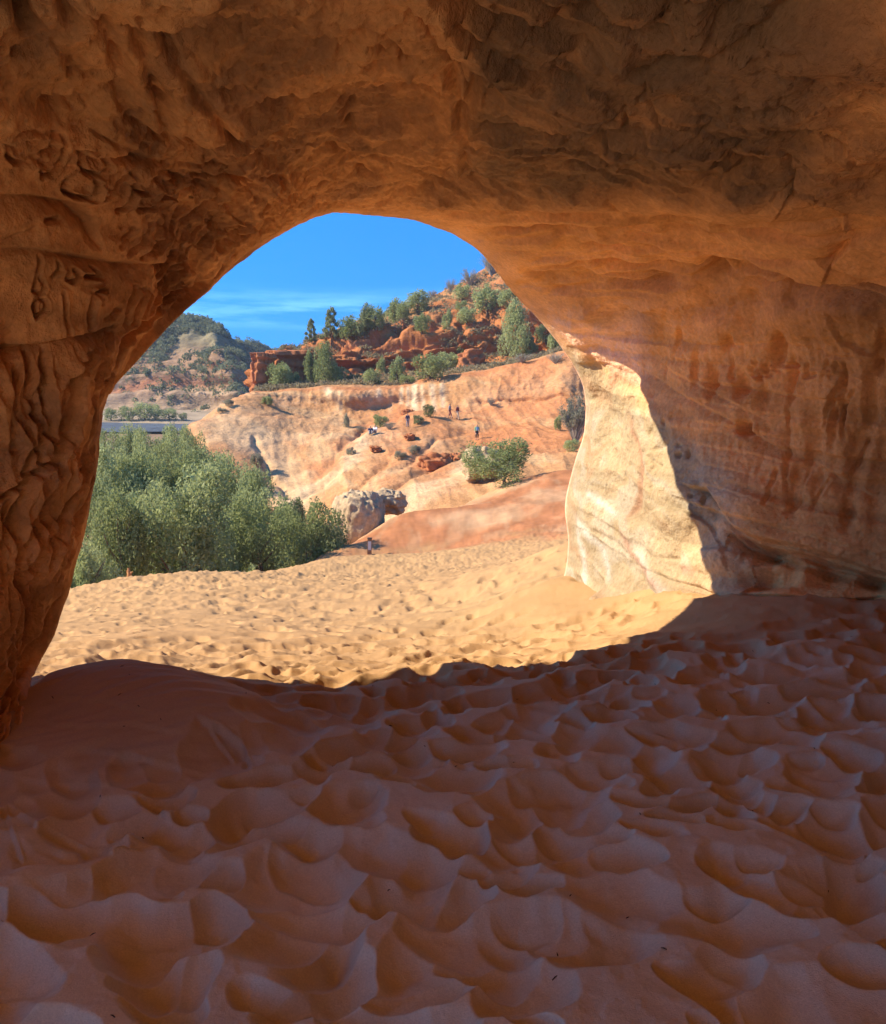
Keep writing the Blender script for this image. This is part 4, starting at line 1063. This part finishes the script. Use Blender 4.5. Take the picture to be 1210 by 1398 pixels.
def rock_px(label, x0, x1, y0, y1, Y, mat, seed, depth=None, name='boulder', **k):
    w = (x1-x0)/FPX*Y; h = (y1-y0)/FPX*Y
    c = at((x0+x1)/2, (y0+y1)/2, Y)
    return rock(name, label, 'rock', c+np.array([0, (depth or w)*.25, 0]), (w, depth or w, h), mat, seed, **k)

rock_px('tall pale boulder with a domed top standing where sand meets the grove', 452, 524, 668, 790, 56, M['pale_rock'], 3, 4.0, res=120, blocky=.04, amp=.16)
rock_px('pale rough rock leaning against the side of the tall domed boulder', 510, 552, 670, 700, 60, M['pale_rock'], 8, 3.0, res=90, blocky=.3, amp=.3)
rock_px('pale rock hump behind the big green bush', 636, 700, 612, 668, 74, M['pale_rock'], 12, 6.0, res=90)
rock_px('long red boulder overhanging its dark shadow on the slope', 573, 614, 622, 648, 86, M['red_rock'], 21, 3.0, blocky=.35)
rock_px('small pointed red rock beside the long overhanging boulder', 613, 632, 620, 640, 88, M['red_rock'], 25, 1.6, blocky=.4)
rock_px('red ledge rock capping the pale ridge', 505, 520, 609, 618, 94, M['red_rock'], 29, 1.8, blocky=.4)
rock_px('red rock above the pair of grey tufts', 553, 566, 592, 601, 99, M['red_rock'], 33, 1.6, blocky=.35)
rock_px('flat red slab lying uphill of the standing hiker', 549, 566, 559, 568, 114, M['red_rock'], 37, 1.5, blocky=.4)
rock_px('big smooth red block at the end of the leafy row', 626, 660, 478, 508, 140, M['red_rock'], 41, 4.0, blocky=.3)
rock_px('long low red slab sloping below the big smooth block', 612, 648, 504, 515, 143, M['red_rock'], 45, 2.0, blocky=.5)
rock_px('dark-seamed rock on top of the upper ledges', 638, 664, 440, 456, 153, M['red_rock'], 49, 3.0, blocky=.5)
rock_px('red crag at the top of the slope beside the highest grey shrub', 656, 700, 366, 396, 208, M['red_rock'], 53, 6.0, blocky=.5)
rock_px('smooth domed face of the red cliff between the trees', 470, 522, 462, 520, 153, M['red_rock'], 57, 5.0, blocky=.2, res=100)

def outcrop(label, x0, x1, y0, y1, Y, depth, seed, cap):
    w = (x1-x0)/FPX*Y; h = (y1-y0)/FPX*Y; c = at((x0+x1)/2, y1, Y)
    nz_, na = 90, 110
    z = np.linspace(-.15, 1, nz_); a = np.linspace(0, 2*math.pi, na)
    Z, A = np.meshgrid(z, a, indexing='ij')
    q = np.stack([np.cos(A)*1.1+seed, np.sin(A)*1.1, Z*.35], -1).reshape(-1, 3)
    lay = np.stack([Z.ravel()*7+.3*noise(q*2, seed), np.cos(A).ravel()*.35, np.sin(A).ravel()*.35], 1)
    prof = 1+np.tanh(noise(lay, seed+1).reshape(Z.shape)*5)*.11+fbm(q*1.6, 4, seed+2).reshape(Z.shape)*.35+np.tanh(noise(q*3.3, seed+4)*6).reshape(Z.shape)*.08
    prof = prof*np.interp(Z, [-.15, 0, .3, .6, .8, .86, .97, 1], [1.15, 1.05, .92, .9, .92, cap, cap*.97, .02])
    ca, sa = np.sign(np.cos(A))*np.abs(np.cos(A))**.7, np.sign(np.sin(A))*np.abs(np.sin(A))**.7
    Pz = np.stack([ca*prof*w*.5, sa*prof*depth*.5, Z*h+.25*noise(q*2, seed+6).reshape(Z.shape)*(Z > .3)], -1).reshape(-1, 3)
    o = mesh_obj('rock_outcrop', Pz, grid_faces(nz_, na), M['red_rock']); o.location = c+np.array([0, depth*.3, 0])
    return tag(o, label, 'rock')
outcrop('tall layered red rock pillar at the tip of the nose', 343, 374, 482, 533, 134, 4.5, 61, 1.05)
outcrop('overhanging flat-topped red rock block next to the layered pillar', 366, 416, 479, 528, 140, 5.0, 67, 1.2)

# ------------------------------------------------------------------ trail post and stump
bp_ = on_sand(503, 46.0)
t = empty('trail_post', bp_); tag(t, 'short brown trail marker post with a pale sticker, standing in the open sand', 'post')
def rbox(name, sx, sy, z0, z1, mat, parent, y=0.0, bev=.02):
    bm = bmesh.new(); bmesh.ops.create_cube(bm, size=1)
    for v in bm.verts: v.co = Vector((v.co.x*sx, v.co.y*sy+y, z0+(v.co.z+.5)*(z1-z0)))
    bmesh.ops.bevel(bm, geom=bm.edges[:], offset=bev, segments=2, affect='EDGES')
    me = bpy.data.meshes.new(name); bm.to_mesh(me); bm.free(); me.materials.append(mat)
    o = bpy.data.objects.new(name, me); COL.objects.link(o); o.parent = parent
    return o
rbox('post_body', .25, .16, -.3, .94, M['post'], t)
rbox('cap', .28, .19, .93, 1.02, M['bark'], t)
rbox('sticker', .18, .012, .30, .80, M['sign_white'], t, -.085, .004)
t.rotation_euler = (0, .03, .1)
bs = on_sand(168, 25.2); sv = []
sv.append(tube([(0, 0, -.1), (.03, 0, .15), (.0, .02, .34)], [.10, .07, .03], 9)); sv.append(tube([(0.02, 0, .08), (.10, -.02, .2), (.16, -.03, .22)], [.05, .03, .01], 7)); sv.append(tube([(0, 0, .1), (-.07, .03, .26)], [.04, .012], 6))
V_, F_ = join(sv); o = mesh_obj('stump', V_, F_, M['dead']); o.location = bs
tag(o, 'small orange-brown dead stump on the sand rim in front of the grove', 'stump')

# ------------------------------------------------------------------ people
def person(label, base, face, pose, cl, hair_col='hair', scale=1.0):
    """pose: dict of joint overrides; figure 1.75 m tall facing -Y before it is turned by face"""
    J = {'pelvis': (0, 0, .95), 'waist': (0, 0, 1.10), 'chest': (0, -.01, 1.32), 'neck': (0, -.01, 1.50), 'head': (0, -.025, 1.60), 'crown': (0, -.01, 1.70),
         'shl': (-.19, 0, 1.42), 'ell': (-.25, .02, 1.15), 'wrl': (-.25, -.08, .92), 'hal': (-.25, -.11, .83), 'shr': (.19, 0, 1.42), 'elr': (.25, .02, 1.15), 'wrr': (.25, -.08, .92), 'har': (.25, -.11, .83),
         'hil': (-.10, 0, .90), 'knl': (-.11, -.06, .50), 'anl': (-.11, .0, .09), 'tol': (-.12, -.16, .04), 'hir': (.10, 0, .90), 'knr': (.11, -.02, .50), 'anr': (.11, .08, .09), 'tor': (.12, -.08, .04)}
    J.update(pose)
    Rr = {'pelvis': .15, 'waist': .13, 'chest': .16, 'neck': .06, 'head': .095, 'crown': .085, 'sh': .075, 'el': .045, 'wr': .032, 'ha': .042, 'hi': .10, 'kn': .065, 'an': .045, 'to': .04}
    E_ = [('pelvis', 'waist'), ('waist', 'chest'), ('chest', 'neck'), ('neck', 'head'), ('head', 'crown')]
    for s in 'lr': E_ += [('chest', 'sh'+s), ('sh'+s, 'el'+s), ('el'+s, 'wr'+s), ('wr'+s, 'ha'+s), ('pelvis', 'hi'+s), ('hi'+s, 'kn'+s), ('kn'+s, 'an'+s), ('an'+s, 'to'+s)]
    names = list(J); me = bpy.data.meshes.new('body'); me.from_pydata([J[n] for n in names], [(names.index(a), names.index(b)) for a, b in E_], [])
    o = bpy.data.objects.new('body', me); COL.objects.link(o)
    sk = o.modifiers.new('s', 'SKIN'); sk.use_smooth_shade = True; o.modifiers.new('d', 'SUBSURF').levels = 2
    for i, n in enumerate(names):
        k = Rr.get(n, Rr.get(n[:2], .05)); me.skin_vertices[0].data[i].radius = (k, k*.8 if n in ('chest', 'waist', 'pelvis') else k)
        me.skin_vertices[0].data[i].use_root = n == 'pelvis'
    dg = bpy.context.evaluated_depsgraph_get(); m2 = bpy.data.meshes.new_from_object(o.evaluated_get(dg))
    bpy.data.objects.remove(o)
    t = empty('person', base); t.rotation_euler = (0, 0, face); t.scale = (scale,)*3
    tag(t, label, 'person', 'hikers on the bench of the hillside')
    m2.materials.clear(); m2.materials.append(M['skin']); b = bpy.data.objects.new('body', m2); COL.objects.link(b); b.parent = t
    co = np.array([v.co for v in m2.vertices]); no = np.array([v.normal for v in m2.vertices])
    jn = np.array([J[n] for n in names]); near = np.array(names)[((co[:, None]-jn[None])**2).sum(2).argmin(1)]
    pol = [list(p.vertices) for p in m2.polygons]
    def shell(name, keys, mat, off):
        okv = np.isin(near, keys); fs = [f for f in pol if sum(okv[f]) >= 3]
        if not fs: return
        us = sorted({i for f in fs for i in f}); ix = {v: i for i, v in enumerate(us)}
        mm = bpy.data.meshes.new(name); mm.from_pydata([tuple(co[i]+no[i]*off) for i in us], [], [[ix[i] for i in f] for f in fs]); mm.materials.append(mat)
        for p in mm.polygons: p.use_smooth = True
        ob = bpy.data.objects.new(name, mm); COL.objects.link(ob); ob.parent = t
    shell('shirt', ['waist', 'chest', 'shl', 'shr', 'ell', 'elr'], M[cl[0]], .018)
    shell('trousers', ['pelvis', 'hil', 'hir', 'knl', 'knr']+(['anl', 'anr'] if cl[2] else []), M[cl[1]], .016)
    for q in ('tol', 'tor'): shell('shoe', [q], M['black'], .014)
    hv = (near == 'crown') | ((near == 'head') & (co[:, 1] > J['head'][1]+.03)); near[hv] = 'hair'
    shell('hair', ['hair'], M[hair_col], .014)
    if len(cl) > 3:
        rbox('backpack' if cl[3][1] > 0 else 'front_pack', .26, .14, 1.08, 1.42, M[cl[3][0]], t, cl[3][1], .03)
    return t

def hiker(label, x, yb, face, pose, cl, **k):
    p = on_hill(x, yb); person(label, p+np.array([0, -.15, -.02]), face, pose, cl, **k)
stride = {'knl': (-.11, -.20, .52), 'anl': (-.11, -.26, .10), 'tol': (-.12, -.42, .05), 'knr': (.11, .05, .50), 'anr': (.11, .30, .14), 'tor': (.12, .18, .05), 'wrl': (-.24, .10, .93), 'hal': (-.24, .10, .84), 'wrr': (.24, -.20, .98), 'har': (.24, -.26, .92)}
akimbo = {'ell': (-.36, .06, 1.17), 'wrl': (-.20, -.06, 1.04), 'hal': (-.15, -.10, 1.02), 'elr': (.36, .06, 1.17), 'wrr': (.20, -.06, 1.04), 'har': (.15, -.10, 1.02)}
sit = {'pelvis': (0, 0, .12), 'waist': (0, .04, .28), 'chest': (0, .03, .50), 'neck': (0, .0, .68), 'head': (0, -.03, .78), 'crown': (0, -.02, .88), 'shl': (-.19, .02, .60), 'ell': (-.27, -.06, .38), 'wrl': (-.20, -.26, .40), 'hal': (-.16, -.33, .42),
       'shr': (.19, .02, .60), 'elr': (.27, -.06, .38), 'wrr': (.20, -.26, .40), 'har': (.16, -.33, .42), 'hil': (-.10, -.03, .12), 'knl': (-.13, -.40, .42), 'anl': (-.12, -.55, .06), 'tol': (-.12, -.70, .04), 'hir': (.10, -.03, .12), 'knr': (.13, -.40, .42), 'anr': (.12, -.55, .06), 'tor': (.12, -.70, .04)}
hiker('hiker in dark top and shorts, first of the walking pair on the bench', 614, 568, 1.2, stride, ('grey_cloth', 'maroon', False), scale=1.12)
hiker('hiker in a maroon top and pale trousers, second of the walking pair', 624, 570, .9, stride, ('maroon', 'tan_cloth', True), scale=1.12)
hiker('hiker in a green shirt with a light blue front bag and black shorts', 651, 598, .15, {}, ('green', 'black', False, ('blue', -.16)), scale=1.12)
hiker('hiker standing alone in navy top and pale trousers below the flat slab', 558, 580, .2, {}, ('navy', 'grey_cloth', True), scale=1.0)
hiker('seated hiker in a dark top, nearer the shrub-free end of the slope', 505, 590, .1, sit, ('navy', 'grey_cloth', True), scale=1.15)
hiker('seated hiker in a white top, close to the green shrub', 511, 589, -.5, sit, ('white_cloth', 'grey_cloth', True), scale=1.15)

# ------------------------------------------------------------------ the air itself
bm = bmesh.new(); bmesh.ops.create_cube(bm, size=1)
for v in bm.verts: v.co = Vector((v.co.x*1400, 270+v.co.y*660, 22+v.co.z*80))
hm = bpy.data.meshes.new('haze'); bm.to_mesh(hm); bm.free(); hz_ = bpy.data.objects.new('haze', hm); COL.objects.link(hz_)
mh = bpy.data.materials.new('haze'); nt_, N_, L_ = nodes_of(mh); oo = N_.new('ShaderNodeOutputMaterial'); pv = N_.new('ShaderNodeVolumePrincipled')
pv.inputs['Color'].default_value = (.72, .82, 1, 1); pv.inputs['Density'].default_value = .0002; pv.inputs['Anisotropy'].default_value = 0
L_.new(pv.outputs[0], oo.inputs['Volume']); hm.materials.append(mh); tag(hz_, 'thin blue haze of the canyon air', 'haze', kind='stuff')

# ================================================================== LIGHT, SKY, CAMERA
SUN_AZ, SUN_EL = math.radians(5), math.radians(36)      # sun to the left of the view and slightly behind it
sd = Vector((-math.cos(SUN_EL)*math.cos(SUN_AZ), -math.cos(SUN_EL)*math.sin(SUN_AZ), math.sin(SUN_EL)))
sun = bpy.data.lights.new('sun', 'SUN'); sun.energy = 2.0; sun.angle = math.radians(.5); sun.color = (1.0, .87, .66)
so = bpy.data.objects.new('sun', sun); COL.objects.link(so); so.rotation_euler = sd.to_track_quat('Z', 'Y').to_euler()

w = bpy.data.worlds.new('World'); sc.world = w; w.use_nodes = True
nt = w.node_tree; N, L = nt.nodes, nt.links; N.clear()
out = N.new('ShaderNodeOutputWorld'); bg = N.new('ShaderNodeBackground'); bg.inputs['Strength'].default_value = .15
sky = N.new('ShaderNodeTexSky'); sky.sky_type = 'NISHITA'; sky.sun_disc = False
sky.sun_elevation = SUN_EL; sky.sun_rotation = math.atan2(sd.x, sd.y); sky.altitude = 1800; sky.air_density = 1.0; sky.dust_density = 0.2; sky.ozone_density = 3.0
tc = N.new('ShaderNodeTexCoord'); mp = N.new('ShaderNodeMapping'); mp.inputs['Scale'].default_value = (5, 5, 46); mp.inputs['Rotation'].default_value = (0, .035, 0)
L.new(tc.outputs['Generated'], mp.inputs[0])
nz = N.new('ShaderNodeTexNoise'); nz.inputs['Scale'].default_value = 1.0; nz.inputs['Detail'].default_value = 10; nz.inputs['Roughness'].default_value = .66; L.new(mp.outputs[0], nz.inputs['Vector'])
cr_ = N.new('ShaderNodeMapRange'); cr_.inputs['From Min'].default_value = .42; cr_.inputs['From Max'].default_value = .72; L.new(nz.outputs['Fac'], cr_.inputs['Value'])
sx = N.new('ShaderNodeSeparateXYZ'); L.new(tc.outputs['Generated'], sx.inputs[0])
b1 = N.new('ShaderNodeMapRange'); b1.interpolation_type = 'SMOOTHSTEP'; b1.inputs['From Min'].default_value = .09; b1.inputs['From Max'].default_value = .112; L.new(sx.outputs['Z'], b1.inputs['Value'])
b2 = N.new('ShaderNodeMapRange'); b2.interpolation_type = 'SMOOTHSTEP'; b2.inputs['From Min'].default_value = .15; b2.inputs['From Max'].default_value = .118; L.new(sx.outputs['Z'], b2.inputs['Value'])
m1 = N.new('ShaderNodeMath'); m1.operation = 'MULTIPLY'; L.new(b1.outputs[0], m1.inputs[0]); L.new(b2.outputs[0], m1.inputs[1])
m2_ = N.new('ShaderNodeMath'); m2_.operation = 'MULTIPLY'; L.new(m1.outputs[0], m2_.inputs[0]); L.new(cr_.outputs[0], m2_.inputs[1])
m3 = N.new('ShaderNodeMath'); m3.operation = 'MULTIPLY'; m3.inputs[1].default_value = .5; L.new(m2_.outputs[0], m3.inputs[0])
mix = N.new('ShaderNodeMix'); mix.data_type = 'RGBA'; mix.inputs['B'].default_value = (1.0, 2.2, 3.3, 1)
L.new(m3.outputs[0], mix.inputs['Factor']); vm = N.new('ShaderNodeVectorMath'); vm.operation = 'ADD'; vm.inputs[1].default_value = (0, 0, .35); L.new(tc.outputs['Generated'], vm.inputs[0])
vn = N.new('ShaderNodeVectorMath'); vn.operation = 'NORMALIZE'; L.new(vm.outputs[0], vn.inputs[0]); L.new(vn.outputs[0], sky.inputs[0])
tn = N.new('ShaderNodeVectorMath'); tn.operation = 'MULTIPLY'; tn.inputs[1].default_value = (.07, .36, .55); L.new(sky.outputs[0], tn.inputs[0])
L.new(tn.outputs[0], mix.inputs['A'])
L.new(mix.outputs['Result'], bg.inputs['Color']); L.new(bg.outputs[0], out.inputs[0])

cam = bpy.data.cameras.new('camera'); co_ = bpy.data.objects.new('camera', cam); COL.objects.link(co_)
co_.location = EYE; co_.rotation_euler = (math.pi/2-PIT, 0, 0)
cam.sensor_fit = 'VERTICAL'; cam.sensor_height = 24; cam.lens = 24*FPX/H0; cam.clip_start = .05; cam.clip_end = 12000
sc.camera = co_
sc.view_settings.view_transform = 'Standard'; sc.view_settings.look = 'None'; sc.view_settings.gamma = 1; sc.view_settings.exposure = 2.3
sc.render.engine = 'CYCLES'
sc.cycles.use_denoising = True
sc.cycles.max_bounces = 10; sc.cycles.diffuse_bounces = 8; sc.cycles.transparent_max_bounces = 4
sc.cycles.sample_clamp_indirect = 8
